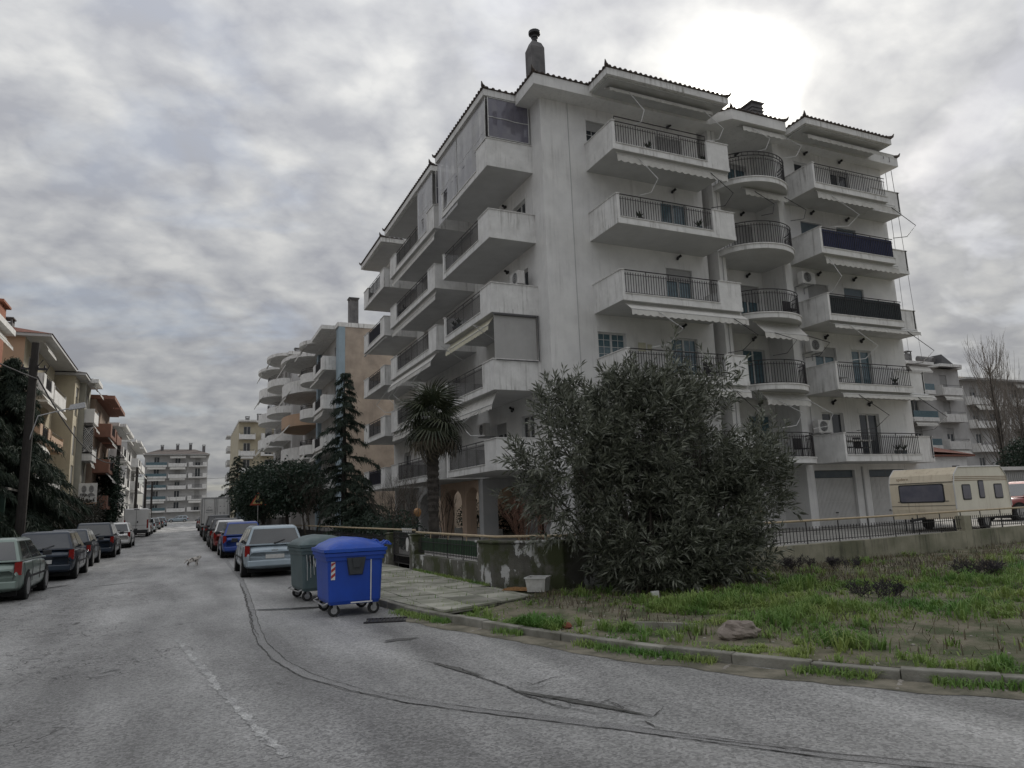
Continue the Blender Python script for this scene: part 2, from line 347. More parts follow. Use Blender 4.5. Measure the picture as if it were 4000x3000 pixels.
def blob(name, c, rx, ry, ang, m_, z, seed, parent, n=110, rough=.3):
    r = random.Random(seed); ph = [r.uniform(0, 6.28) for _ in range(6)]; am = [r.uniform(.3, 1)/(k+1) for k in range(6)]; P = []
    for i in range(n):
        t = 2*math.pi*i/n; q = 1+rough*sum(am[k]*math.sin((k+2)*t+ph[k]) for k in range(6))*.6+r.uniform(-.22, .22)*rough
        x, y = rx*q*math.cos(t), ry*q*math.sin(t); x, y = x*math.cos(ang)-y*math.sin(ang), x*math.sin(ang)+y*math.cos(ang)
        P.append((c[0]+x, c[1]+y, G(c[1]+y)+z))
    return MB().poly(P).build(name, m_, parent)
def streak(name, a, b, ry, m_, z, seed, rough=.6):
    p, q = pz(*a), pz(*b); return blob(name, ((p[0]+q[0])/2, (p[1]+q[1])/2), math.hypot(q[0]-p[0], q[1]-p[1])/2, ry, math.atan2(q[1]-p[1], q[0]-p[0]), m_, z, seed, road, rough=rough)
streak('pothole', (2040, 2705), (2480, 2785), .055, damp, .0095, 3)
streak('damp_patch', (1690, 2590), (1890, 2645), .04, damp, .0095, 5)
streak('puddle', (990, 2385), (1290, 2372), .13, damp, .0065, 6, .5)
streak('puddle_water', (1020, 2383), (1260, 2374), .055, water, .0105, 8, .4)
streak('wet_streak', (40, 2318), (250, 2288), .15, damp, .0065, 9, .4)
streak('wet_streak', (360, 2293), (510, 2276), .08, damp, .0065, 10)
c = pz(1560, 2500); blob('damp_patch', c, .20, .10, R(12), damp, .0065, 11, road, rough=.8)
0
# faded dashes of the centre line
paint = mat('worn_road_paint', (.43, .43, .42), (.275, .273, .27), 3.5, .7, .4, 170, vor=80, lo=.42, hi=.56)
for a, b in (((695, 2500), (860, 2695)), ((865, 2700), (1120, 2960))):
    p, q = pz(*a), pz(*b); ribbon('road_marking', [p[:2], q[:2]], .075, paint, .004, .006, .06, road, seed=12)

mud = mat('gutter_mud', (.21, .19, .145), (.10, .095, .068), 3, .95, .8, 40, lo=.4, hi=.6)
ribbon('gutter_mud', offs(KERB[4:-1], -.20), .42, mud, .0042, .03, .16, road, seed=31)
# kerb stones
def walk(pts, step):
    out = []; carry = 0
    for (x0, y0), (x1, y1) in zip(pts, pts[1:]):
        l = math.hypot(x1-x0, y1-y0); d = carry
        while d < l: out.append((x0+(x1-x0)*d/l, y0+(y1-y0)*d/l)); d += step
        carry = d-l
    return out
kerb = bpy.data.objects.new('kerb', None); COL.objects.link(kerb); struct(kerb)
KP = walk([(3.40, 34)]+KERB[2:-1], .8)
for i, (p, q) in enumerate(zip(KP, KP[1:])):
    dx, dy = q[0]-p[0], q[1]-p[1]; l = math.hypot(dx, dy); ux, uy = dx/l, dy/l; w = .13; nx, ny = -uy, ux      # left of travel = outer (pavement) side
    h = .115+random.uniform(-.008, .008); t = random.uniform(-.008, .008); g = .006
    if p[1] < 10.6: h = .10+random.uniform(-.02, .012)
    a, b = (p[0]+ux*g, p[1]+uy*g), (q[0]-ux*g, q[1]-uy*g); z = G(p[1])
    P = [(a[0]+t, a[1]), (b[0]+t, b[1]), (b[0]+nx*w+t, b[1]+ny*w), (a[0]+nx*w+t, a[1]+ny*w)]
    MB().prism(P, z-.1, z+h).build('kerb_stone', kerb_m, kerb, bevel=.012)
m = MB()
for a, b in ((34, 60), (60, 100), (100, 150), (150, 175)):
    m.hexa([(3.4, a, G(a)-.1), (3.53, a, G(a)-.1), (3.53, b, G(b)-.1), (3.4, b, G(b)-.1), (3.4, a, G(a)+.12), (3.53, a, G(a)+.12), (3.53, b, G(b)+.12), (3.4, b, G(b)+.12)])
    m.hexa([(-5.83, a, G(a)-.1), (-5.7, a, G(a)-.1), (-5.7, b, G(b)-.1), (-5.83, b, G(b)-.1), (-5.83, a, G(a)+.12), (-5.7, a, G(a)+.12), (-5.7, b, G(b)+.12), (-5.83, b, G(b)+.12)])
m.hexa([(-5.83, 14, -.1), (-5.7, 14, -.1), (-5.7, 34, -.1), (-5.83, 34, -.1), (-5.83, 14, .12), (-5.7, 14, .12), (-5.7, 34, G(34)+.12), (-5.83, 34, G(34)+.12)])
m.build('kerb_run', kerb_m, kerb)

# pavements
side = MB(); pts = [(3.53, 205), (3.53, 30), (3.49, 18), (3.47, 13.8), (3.65, 12.1), (3.84, 11.32), (6.85, 12.55), (6.9, 12.78), (5.9, 14), (5.95, 205)]
ysr = [205, 150, 100, 60, 30]
for a, b in zip(ysr, ysr[1:]):
    side.poly([(3.535, b, G(b)+.10), (5.9, b, G(b)+.10), (5.9, a, G(a)+.10), (3.535, a, G(a)+.10)])
side.poly([(3.49, 18, .10), (5.9, 18, .10), (5.9, 30, G(30)+.10), (3.53, 30, G(30)+.10)])
side.poly([(3.47, 13.8, .10), (3.65, 12.1, .10), (3.84, 11.32, .10), (6.85, 12.55, .10), (6.9, 12.78, .10), (5.9, 14, .10), (5.9, 18, .10), (3.49, 18, .10)])
sidewalk = struct(side.build('sidewalk', moss))
m = MB(); ysl = [14, 25, 60, 100, 175]
for a, b in zip(ysl, ysl[1:]): m.poly([(-8.5, a, G(a)+.12), (-5.83, a, G(a)+.12), (-5.83, b, G(b)+.12), (-8.5, b, G(b)+.12)])
struct(m.build('sidewalk', tile_m))
def clip(poly, a, b):
    out = []; n = len(poly); f = lambda p: (b[0]-a[0])*(p[1]-a[1])-(b[1]-a[1])*(p[0]-a[0])
    for i in range(n):
        p, q = poly[i], poly[(i+1) % n]; fp, fq = f(p), f(q)
        if fp >= 0: out.append(p)
        if fp*fq < 0: t = fp/(fp-fq); out.append((p[0]+(q[0]-p[0])*t, p[1]+(q[1]-p[1])*t))
    return out
EDGE = [((3.48, 33), (3.48, 13.8)), ((3.48, 13.8), (3.66, 12.1)), ((3.66, 12.1), (3.88, 11.36)), ((3.88, 11.36), (6.8, 12.57)), ((6.8, 12.62), (5.86, 13.92)), ((5.84, 13.9), (5.84, 33))]
T = .62; nt_ = 0
for j in range(34):
    for i in range(6):
        x0, y0 = 3.2+i*T, 11.2+j*T
        if y0 > 31: continue
        P = [(x0+.007, y0+.007), (x0+T-.007, y0+.007), (x0+T-.007, y0+T-.007), (x0+.007, y0+T-.007)]
        for a, b in (EDGE if y0 < 13.9 else EDGE[:1]+EDGE[5:]):
            P = clip(P, a, b)
            if len(P) < 3: break
        if len(P) < 3: continue
        ar = abs(sum(P[k][0]*P[(k+1) % len(P)][1]-P[(k+1) % len(P)][0]*P[k][1] for k in range(len(P))))/2
        if ar < .01: continue
        z = .128+random.uniform(-.006, .006)+G(y0); MB().prism(P, G(y0)+.06, z).build('paving_slab', tile_m, sidewalk); nt_ += 1
# the house plot behind the wall
WALL = [(6.86, 12.86), (13, 13.55), (17, 13.78), (23, 14.62), (31, 15.35), (48, 17)]
def wy(x):
    for (x0, y0), (x1, y1) in zip(WALL, WALL[1:]):
        if x0 <= x <= x1: return y0+(y1-y0)*(x-x0)/(x1-x0)
    return WALL[-1][1]
yard_m = mat('yard_concrete', (.30, .29, .27), (.2, .195, .18), .9, .85, .4, 50)
YG = .42
struct(MB().poly([(5.97, 14.05, YG), (6.92, 12.98, YG), *[(x, y+.1, YG) for x, y in WALL[1:]], (48, 52, YG), (5.97, 52, YG)]).build('yard', yard_m))
# vacant lot between the kerb and the wall
lot_m = mat('lot_soil', (.19, .168, .12), (.068, .08, .036), 2.1, .95, .9, 34, vor=0, lo=.4, hi=.6)
KL = walk(offs(KERB[5:], .14), .35); n_s = len(KL); n_t = 44; V = []; KW = []
for i in range(n_s):
    s = i/(n_s-1); x = 6.75+(60-6.75)*(s**1.15); KW.append((x+.15, min(wy(min(x, 48)), 12.42+(x-6.75)*.5)))
from mathutils import noise as mn
def lot_z(x, y, t):
    q = mn.noise((x*.35, y*.35, 0))*.10+mn.noise((x*1.3, y*1.3, 3))*.05+mn.noise((x*4, y*4, 7))*.02
    return .085+min(1, t*6)*q*.9+.045*math.sin(min(1, t)*math.pi)-.05*t
for i in range(n_s):
    for j in range(n_t):
        t = (j/(n_t-1))**1.3; x, y = KL[i][0]+(KW[i][0]-KL[i][0])*t, KL[i][1]+(KW[i][1]-KL[i][1])*t
        V.append((x, y, lot_z(x, y, t)))
F = [(i*n_t+j, (i+1)*n_t+j, (i+1)*n_t+j+1, i*n_t+j+1) for i in range(n_s-1) for j in range(n_t-1)]
lot = mk('vacant_lot', npmesh('vacant_lot', V, F, 4), lot_m, smooth=True); struct(lot)
LV = np.array(V).reshape(n_s, n_t, 3)
def lotpt(a, b):
    """point of the lot surface at fractional grid indices"""
    i, j = min(int(a), n_s-2), min(int(b), n_t-2); u, v = a-i, b-j
    return (LV[i, j]*(1-u)+LV[i+1, j]*u)*(1-v)+(LV[i, j+1]*(1-u)+LV[i+1, j+1]*u)*v
# ---------------------------------------------------------------- main apartment building
def FZ(k): return 3.29+3*(k-1)
YD, YF, XS = 23.3, 22.95, 12.35
MD = lambda t, n, z: (t, YD-n, z)          # right-hand facade, bay D
MF = lambda t, n, z: (t, YF-n, z)          # right-hand facade, bay F
ME = lambda t, n, z: (t, 24.2-n, z)        # recess with the round balconies
MS = lambda t, n, z: (XS-n, t, z)          # street facade
B = thing('apartment_building', 'large off-white five-storey apartment building with stacked balconies, nearest to the camera', 'building', (21, 33, YG), world=True)

def window(par, M, t0, t1, z0, z1, kind='door', depth=.2, down=0., gl=None, fr=None, mull=True, box=True, bars=False, sm=None):
    """recessed window or balcony door: frame, panes, roller shutter and its box"""
    fr = fr or frame_w; gl = gl or glass; f = .055; n0, n1 = -depth+.02, -depth+.08; b = .22 if box else 0; zt = z1-b
    m = MB(); m.mbox(M, t0+.003, t0+f, n0, n1, z0+.004, zt); m.mbox(M, t1-f, t1-.003, n0, n1, z0+.004, zt)
    m.mbox(M, t0+f, t1-f, n0, n1, z0+.004, z0+f); m.mbox(M, t0+f, t1-f, n0, n1, zt-f, zt)
    if mull: tm = (t0+t1)/2; m.mbox(M, tm-.04, tm+.04, n0, n1+.015, z0+f, zt-f)
    if bars:
        for q in range(1, 4): zq = z0+(zt-z0)*q/4; m.mbox(M, t0+f, t1-f, n0+.03, n1-.012, zq-.01, zq+.01)
        for q in (.25, .75): tq = t0+(t1-t0)*q; m.mbox(M, tq-.01, tq+.01, n0+.032, n1-.010, z0+f, zt-f)
    w = m.build('window' if kind == 'window' else 'balcony_door', fr, par)
    tm = (t0+t1)/2
    for a, c in (((t0+f, tm-.04), (tm+.04, t1-f)) if mull else ((t0+f, t1-f),)):
        MB().mbox(M, a, c, n0+.02, n0+.035, z0+f, zt-f).build('pane', gl, w)
    MB().mbox(M, t0+.004, t1-.004, n0-.02, n1-.005, z0+.005, zt).build('room_blind', frame_d, w) if False else None
    if box:
        MB().mbox(M, t0-.06, t1+.06, -depth+.03, .015, zt, z1-.003).build('shutter_box', wallw, w)
    if down > 0:
        m = MB(); h = (zt-z0)*down; q = zt-.004
        while q > zt-h: m.mbox(M, t0+.01, t1-.01, n1+.018, n1+.034, max(q-.052, zt-h-.01), q-.006); q -= .058
        m.mbox(M, t0+.012, t1-.012, n1+.020, n1+.026, zt-h, zt-.004); m.build('roller_shutter', sm or shut, w)
    return w

def railing(par, pts, z0, z1, sp=.115, extra=None, r=.009, name='railing'):
    """iron railing along plan polyline pts: top and bottom rails, spiked bars, posts"""
    m = MB(); L_ = 0; P = [Vector((x, y, 0)) for x, y in pts]
    Z = Vector((0, 0, 1))
    m.path([p+Z*z1 for p in P], .02, 6); m.path([p+Z*(z0+.04) for p in P], .012, 5); m.path([p+Z*(z1-.17) for p in P], .012, 5)
    acc = sp/2; k = 0
    for a, b in zip(P, P[1:]):
        l = (b-a).length; d = acc
        while d < l:
            p = a+(b-a)*(d/l); post = k % 9 == 8
            m.tube(p+Z*(z0 if post else z0+.04), p+Z*(z1 if post else z1-.09), r*(1.5 if post else 1.2), 4); k += 1; d += sp
        acc = d-l
    if extra: m.path([p+Z*(z1+extra) for p in P], .022, 6); [m.tube(p+Z*z1, p+Z*(z1+extra), .012, 4) for p in P]
    return m.build(name, rail_m, par)

def balcony(M, t0, t1, n, k, lo=0., hi=0., sides=(1, 1), zf=None, h=1.0, sp=.115, n0=0., extra=None, screen=None, par=B, rb=.011):
    """slab, solid parapet panels, coping and iron railing; lo/hi: length of solid front at either end"""
    z = FZ(k) if zf is None else zf; m = MB(); th = .13
    m.mbox(M, t0, t1, n0, n, z-.17, z)                                            # slab
    e = .012; zt = z+h
    if sides[0]: m.mbox(M, t0+e, t0+th, n0, n-e, z, zt)
    if sides[1]: m.mbox(M, t1-th, t1-e, n0, n-e, z, zt)
    a, c = t0+(th if sides[0] else e), t1-(th if sides[1] else e)
    if lo > .15: m.mbox(M, a, t0+lo, n-th, n-e, z, zt)
    if hi > .15: m.mbox(M, t1-hi, c, n-th, n-e, z, zt)
    ra, rc = (t0+lo if lo > .15 else a), (t1-hi if hi > .15 else c)
    m.mbox(M, ra, rc, n-th, n-e, z, z+.09)
    b = m.build('balcony', slabm, par)
    q = MB(); o = .02
    if sides[0]: q.mbox(M, t0-o, t0+th+o, n0, n+o, zt, zt+.035)
    if sides[1]: q.mbox(M, t1-th-o, t1+o, n0, n+o, zt, zt+.035)
    if lo > .15: q.mbox(M, t0+th+o, t0+lo, n-th-o, n+o, zt, zt+.035)
    if hi > .15: q.mbox(M, t1-hi, t1-th-o, n-th-o, n+o, zt, zt+.035)
    q.mbox(M, ra+.002, rc-.002, n-th-o, n+o, z+.09, z+.12)
    q.build('coping', stone, b)
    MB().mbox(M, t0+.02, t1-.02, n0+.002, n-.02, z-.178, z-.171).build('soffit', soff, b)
    A, C = M(ra+.02, n-.06, 0), M(rc-.02, n-.06, 0)
    railing(b, [A[:2], C[:2]], z+.12, zt+.02, sp, extra, rb)
    if screen: MB().mbox(M, ra+.03, rc-.03, n-.10, n-.09, z+.13, zt-.03).build('privacy_screen', screen, b)
    return b

def awning(M, t0, t1, n, z, out, drop, val=.22, arms=(), m_=None, par=B, wave=.32, zr=None, nr=None):
    """cloth from a roller at (n,z) down and out, scalloped valance, knee arms to the rail"""
    a = MB(); N_ = max(8, int((t1-t0)/wave)*6)
    for i in range(N_):
        p, q = t0+(t1-t0)*i/N_, t0+(t1-t0)*(i+1)/N_
        s = lambda t: val*(.78+.22*abs(math.cos(math.pi*(t-t0)/wave)))
        a.poly([M(p, n, z), M(q, n, z), M(q, n+out, z-drop), M(p, n+out, z-drop)])
        a.poly([M(p, n+out, z-drop), M(q, n+out, z-drop), M(q, n+out+.02, z-drop-s(q)), M(p, n+out+.02, z-drop-s(p))])
    w = a.build('awning', m_ or fabric, par)
    sm = w.modifiers.new('thick', 'SOLIDIFY'); sm.thickness = .006
    b = MB(); b.tube(M(t0-.05, n-.03, z+.03), M(t1+.05, n-.03, z+.03), .05, 8); b.tube(M(t0, n+out, z-drop), M(t1, n+out, z-drop), .022, 6); b.build('roller_tube', armw, w)
    for t, dk, col in arms:
        zz_ = z-drop; zr_ = zr if zr is not None else z-1.75; nr_ = n-.05 if nr is None else nr
        pts = [M(t, n+out, zz_), M(t+dk, n+out+.45, zr_+.62), M(t+dk*.55, nr_+.18, zr_+.10), M(t-.25*dk, nr_, zr_)]
        MB().path(pts, .016, 6).build('awning_arm', col, w)
    return w
def ac_unit(M, t, n, z, par=B):
    m = MB(); m.mbox(M, t-.4, t+.4, n, n+.3, z, z+.55); u = m.build('air_conditioner', white_p, par, bevel=.015)
    g = MB(); c = M(t-.1, n+.302, z+.28); d = Vector(M(0, 1, 0))-Vector(M(0, 0, 0))
    for r_ in (.05, .10, .15, .20, .235):
        pts = []
        for k in range(21):
            a = 2*math.pi*k/20; q = M(t-.1+r_*math.cos(a), n+.308, z+.28+r_*math.sin(a)); pts.append(q)
        g.path(pts, .006, 4)
    g.build('fan_grille', frame_w, u)
    f = MB(); f.tube(Vector(c)-d*.002, Vector(c)+d*.004, .225, 20); f.build('fan_opening', black_p, u)
    b = MB(); b.mbox(M, t-.3, t-.26, -.02, n+.3, z-.05, z-.005); b.mbox(M, t+.26, t+.3, -.02, n+.3, z-.05, z-.005); b.mbox(M, t-.3, t-.26, -.02, .03, z-.3, z-.05); b.mbox(M, t+.26, t+.3, -.02, .03, z-.3, z-.05); b.build('bracket', steel, u)
    return u
def spot(M, t, z, par=B):
    m = MB(); m.mbox(M, t-.04, t+.04, 0, .06, z-.05, z+.05)
    for s in (-1, 1): a = Vector(M(t, .06, z)); b = Vector(M(t+s*.1, .13, z+.09*s)); m.tube(a, b, .045, 8, .06)
    m.build('wall_spotlight', black_p, par)

# ---- walls with real openings
hD = []; hF = []; hE = []; hS = []
for k in range(1, 6):
    z = FZ(k)
    hD.append((17.95, 19.3, z+.02, z+2.35))
    if k in (1, 2, 5): hD.append((14.45, 15.75, z+1.0, z+2.35))
    hF += [(25.58, 26.9, z+.95, z+2.35), (27.9, 29.2, z+.02, z+2.35)]
    hE.append((22.55, 23.85, z+.02, z+2.35))
    hS += [(25.0, 26.2, z+.02, z+2.3), (27.7, 28.9, z+.9, z+2.3), (33.2, 34.6, z+.02, z+2.3), (36.4, 37.6, z+.9, z+2.3), (42.2, 43.6, z+.02, z+2.3)]
hF += [(24.75, 27.2, YG, 2.86), (28.1, 30.6, YG, 2.86)]
ZT = 18.05
w = MB().wallholes(MD, XS, 20.2, 3.1, ZT, hD).build('wall', wallw, B)
for h in hD: window(B, MD, *h, kind='window' if h[2] % 3 > .9 and h[3]-h[2] < 2 else 'door',
                    down={4: .0, 3: .25, 2: .0, 1: .3, 5: .35}[int((h[2]-3.2)//3)+1], gl=glassb if int((h[2]-3.2)//3) in (1, 2, 3) else glass, bars=h[0] < 15 or h[2] < 7)
MB().wallholes(MF, 24.5, 31.5, YG, ZT, hF).build('wall', wallw, B)
dn = {(25, 1): 0, (27, 1): 0, (25, 2): .35, (27, 2): 0, (25, 3): 1, (27, 3): .8, (25, 4): .45, (27, 4): .6, (25, 5): 0, (27, 5): .1}
for h in hF[:-2]:
    k = int((h[2]-3.2)//3)+1; window(B, MF, *h, kind='window' if h[0] < 26 else 'door', down=dn[(int(h[0]), k)], sm=shutb if (k == 4) or (k == 3 and h[0] > 27) else shut, gl=glassb if (k+int(h[0])) % 2 else glass)
MB().wallholes(ME, 20.9, 24.12, YG, ZT, hE).build('wall', wallw, B)
for i, h in enumerate(hE): window(B, ME, *h, gl=glassb, down=(0, 0, .35, .7, .1)[i], fr=frame_w)
MB().wallholes(MS, YD, 46, 3.1, ZT, hS).build('wall', wallw, B)
for i, h in enumerate(hS): window(B, MS, *h, kind='door' if h[3]-h[2] > 2 else 'window', down=(0, .4, .2, .7, .1)[i % 5], gl=glass)
m = MB()                                                   # returns, pilasters, rear and end walls
m.box(20.9, 22.95, YG, 20.5, 24.2, ZT-.001); m.box(24.12, 22.78, YG, 24.5, 24.2, ZT-.001)          # pilasters flanking the recess
m.box(20.2, 23.95, YG, 20.5, 24.15, ZT-.002); m.box(20.0, 23.3001, YG, 20.2, 23.95, ZT-.003)        # narrow slot
m.box(31.3, 22.96, YG, 31.5, 46, ZT-.002); m.box(12.36, 45.8, 3.1, 31.29, 46, ZT-.003)
m.build('wall', wallw, B)
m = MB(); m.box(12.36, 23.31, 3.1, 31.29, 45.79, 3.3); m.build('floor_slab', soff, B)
m = MB(); m.box(15.4, 23.30, YG, 20.19, 23.5, 3.099); m.box(15.4, 23.51, YG, 15.6, 30.6, 3.099); m.build('wall', wallw, B)     # ground floor store behind the bush
# corner piers and street arcade
def arch(M, a, b, z0, zs, zc, zt, th, name, m_):
    """wall strip between two piers with an arched opening a..b"""
    mb = MB(); n = 12; P = []
    for i in range(n+1):
        t = a+(b-a)*i/n; q = (t-(a+b)/2)/((b-a)/2); P.append((t, zs+(zc-zs)*math.sqrt(max(0, 1-q*q))))
    for (t0, z0_), (t1, z1_) in zip(P, P[1:]):
        mb.hexa([M(t0, 0, z0_), M(t1, 0, z1_), M(t1, -th, z1_), M(t0, -th, z0_), M(t0, 0, zt), M(t1, 0, zt), M(t1, -th, zt), M(t0, -th, zt)])
    return mb.build(name, m_, B)
def pier(x0, y0, x1, y1, m_=wallg): MB().box(x0, y0, YG, x1, y1, 3.098).build('pier', m_, B, bevel=.01)
pier(12.36, 23.32, 13.05, 23.95); pier(12.36, 30.65, 13.1, 31.16)
cols = [(30.65, 31.16), (32.86, 33.45), (36.09, 36.69), (40.4, 40.9), (42.85, 43.5), (45.4, 45.95)]
for i, (a, b) in enumerate(cols[1:]): pier(12.37, a, 12.9, b, pink if i < 2 else wallg)
for i, (a, b) in enumerate(zip(cols, cols[1:])): arch(lambda t, n, z: (12.38-n, t, z), a[1]+.002, b[0]-.002, YG, 2.15, 2.78, 3.095, .5, 'arch', pink if i < 2 else wallg)
arch(lambda t, n, z: (t, 30.66-n, z), 13.102, 14.6, YG, 2.2, 2.75, 3.095, .45, 'arch', wallg); pier(14.602, 30.66, 15.2, 31.1)
m = MB(); m.box(19.0, 31.2, YG, 19.2, 45.7, 3.09); m.build('wall', pink, B)
m = MB(); m.box(13.5, 31.6, YG, 13.7, 45.2, YG+.35); m.build('planter_wall', stone, B)

# ---- balconies
gscr = mat('screen_navy', (.022, .03, .085), (.035, .04, .10), 3, .8); dscr = mat('screen_dark_green', (.025, .035, .04), (.05, .06, .06), 14, .9)
for k in range(1, 6):
    balcony(MD, 14.34, 20.02, YD-21.25, k, lo=.12, hi=1.12, extra=.2 if k == 5 else None)
    balcony(MF, 24.62, 29.30, YF-21.11, k, lo=.12, hi=.15, sides=(1, 0), screen={4: gscr, 3: dscr}.get(k))
    balcony(MF, 29.302, 31.35, .95, k, lo=2.0, sides=(0, 1), h=.98)
    balcony(MS, 24.18, 29.75, XS-10.33, k, lo=1.15, hi=.2, sides=(1, 1))
    balcony(MS, 30.9, 39.1, XS-10.33, k, lo=1.15, hi=1.25)
    balcony(MS, 40.5, 45.9, XS-10.33, k, lo=1.0, hi=1.2, screen=gscr if k in (1, 4) else None)
    # round balcony of the recess
    z = FZ(k); c = (22.42, 22.95); rx, ry = 1.86, 1.62; arc = [(c[0]-rx*math.cos(a), c[1]-ry*math.sin(a)) for a in [math.pi*i/22 for i in range(23)]]
    arc = [(max(20.52, min(x, 24.3)), y) for x, y in arc]
    pl = MB().prism([(20.95, 24.15)]+arc+[(24.1, 24.15)], z-.2, z).build('balcony', slabm, B)
    sc = [(c[0]+(x-c[0])*1.02, c[1]+(y-c[1])*1.02) for x, y in arc]; cp = MB(); cp.prism(sc+[(c[0]+(x-c[0])*.92, c[1]+(y-c[1])*.92) for x, y in arc[::-1]], z+.001, z+.05); cp.build('coping', stone, pl)
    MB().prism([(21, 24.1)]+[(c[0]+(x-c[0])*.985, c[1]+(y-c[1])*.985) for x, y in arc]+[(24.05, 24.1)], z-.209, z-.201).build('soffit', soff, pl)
    railing(pl, [(c[0]+(x-c[0])*.965, c[1]+(y-c[1])*.965) for x, y in arc[1:-1]], z+.05, z+1.03, .12, .16 if k == 5 else None, .011)
# ---- awnings, arms
dk_, wh_ = rail_m, armw
n_ = YD-21.25-.12
awning(MD, 14.6, 19.7, n_-.5, 18.02, .25, .08, .14, ((15.5, .35, wh_), (19.2, .6, wh_)), zr=16.35, nr=n_)
awning(MD, 14.6, 20.0, n_-.05, FZ(5)-.22, .02, .07, .3, ((15.6, .5, wh_), (19.1, .7, dk_)), zr=13.4, nr=n_+.05)
awning(MD, 14.55, 20.05, n_-.1, FZ(3)-.22, .42, .33, .24, ((15.7, .75, wh_), (19.3, .75, dk_)), zr=7.4, nr=n_+.05)
awning(MD, 14.55, 20.05, n_-.1, FZ(2)-.22, .2, .2, .24, ((19.3, .6, dk_),), zr=4.4, nr=n_+.05)
mE = lambda t, n, z: (t, 22.9-n, z)
awning(mE, 21.6, 24.0, .75, 17.95, .25, .1, .22, ((22.1, .55, wh_), (23.8, .7, wh_)), zr=16.6, nr=1.2)
awning(mE, 21.5, 23.9, .75, FZ(5)-.26, .15, .12, .26, ((22.0, .6, dk_), (23.7, .75, dk_)), zr=13.6, nr=1.3)
awning(mE, 21.4, 23.8, .75, FZ(3)-.26, .55, .55, .26, ((21.9, .75, dk_), (23.7, .8, dk_)), zr=7.5, nr=1.3)
awning(mE, 21.4, 23.8, .75, FZ(2)-.26, .3, .3, .26, ((21.9, .9, wh_), (23.7, .8, wh_)), zr=4.5, nr=1.3)
n_ = YF-21.11-.12
awning(MF, 25.0, 30.6, n_-.45, 18.0, .2, .1, .2, ())
awning(MF, 24.9, 29.9, n_-.05, FZ(5)-.22, .05, .1, .27, ((25.7, 1.1, wh_), (29.6, .9, dk_)), zr=13.4, nr=n_+.05)
awning(MF, 25.0, 29.6, n_-.1, FZ(4)-.22, .05, .1, .27, ((25.2, .1, wh_),), zr=10.4, nr=n_-.3)
awning(MF, 24.9, 30.3, n_-.1, FZ(3)-.22, .2, .12, .16, ((25.8, 1.0, wh_), (29.4, 1.0, dk_)), zr=7.4, nr=n_+.05)
awning(MF, 24.9, 30.5, n_-.1, FZ(2)-.22, .2, .12, .16, ((25.8, 1.15, dk_), (29.5, 1.15, dk_)), zr=4.4, nr=n_+.05)
n_ = XS-10.33-.12
cream_f = mat('awning_cloth_cream', (.58, .55, .42), (.5, .48, .38), 2.5, .9, streak=.5)
awning(MS, 24.6, 29.6, n_-.15, FZ(3)-.22, .25, .35, .22, ((25.1, .05, wh_), (28.9, .05, wh_)), m_=cream_f, zr=8.2, nr=n_-.5)
awning(MS, 24.6, 29.6, n_-.15, FZ(2)-.22, .2, .45, .2, ((25.6, 1.3, wh_),), zr=4.5, nr=n_+.1)
for k in (5, 4): awning(MS, 31.2, 39.0, n_-.05, FZ(k)-.22, .06, .2, .26, ())
awning(MS, 31.2, 39.0, n_-.05, FZ(3)-.22, .35, .45, .24, ((32, 1.0, wh_), (35.2, 1.0, wh_), (36.3, 1., wh_), (38.6, 1.3, wh_)), zr=7.2, nr=n_+.2)
awning(MS, 31.2, 39.0, n_-.05, FZ(2)-.22, .1, .2, .26, ())
MB().tube(MS(40.6, n_, FZ(4)-.26), MS(46.2, n_, FZ(4)-.26), .05, 8).build('roller_tube', armw, B)
# drop blind and weather sheets
blind = mat('drop_blind', (.40, .395, .385), (.36, .355, .345), 2, .85, streak=.2)
m = MB(); m.box(10.42, 24.20, FZ(2)+.98, 12.2, 24.215, FZ(3)-.25); b_ = m.build('drop_blind', blind, B)
m = MB(); m.tube((10.4, 24.15, FZ(3)-.24), (12.2, 24.15, FZ(3)-.24), .05); m.tube((10.45, 24.13, FZ(2)+.97), (12.2, 24.13, FZ(2)+.97), .022); m.tube((12.27, 24.14, FZ(2)+1), (12.27, 24.14, FZ(3)-.2), .02); m.build('roller_tube', frame_d, b_)
def sheet(p, q, z0, z1, m_=plastic_sheet, n=9, amp=.035, seed=1):
    r = random.Random(seed); mb = MB(); dx, dy = q[0]-p[0], q[1]-p[1]; l = math.hypot(dx, dy); nx, ny = -dy/l, dx/l
    A = [r.uniform(-amp, amp) for _ in range(n+1)]; rows = 6
    pt = lambda i, j: (p[0]+dx*i/n+nx*A[i]*math.sin(math.pi*j/rows), p[1]+dy*i/n+ny*A[i]*math.sin(math.pi*j/rows), z0+(z1-z0)*j/rows)
    for i in range(n):
        for j in range(rows): mb.poly([pt(i, j), pt(i+1, j), pt(i+1, j+1), pt(i, j+1)])
    o = mb.build('weather_sheet', m_, B, smooth=True)
    t = MB()
    for j in (0, 3, rows): t.path([(x-nx*.01, y-ny*.01, z) for x, y, z in [pt(i, j) for i in range(n+1)]], .018, 5)
    for i in (0, n): t.path([(x-nx*.01, y-ny*.01, z) for x, y, z in [pt(i, j) for j in range(rows+1)]], .022, 5)
    t.build('sheet_hem', armw, o); return o
z5 = FZ(5)
sheet((10.37, 24.3), (10.37, 27.6), z5-.1, 18.15, seed=2); sheet((10.37, 27.75), (10.37, 30.3), z5-.35, 18.15, seed=3)
lil = mat('weather_sheet_smoked', (.12, .115, .15), (.17, .165, .19), 1.2, .12, spec=.7)
sheet((10.45, 24.21), (12.25, 24.21), z5+1.1, 18.1, lil, seed=4)
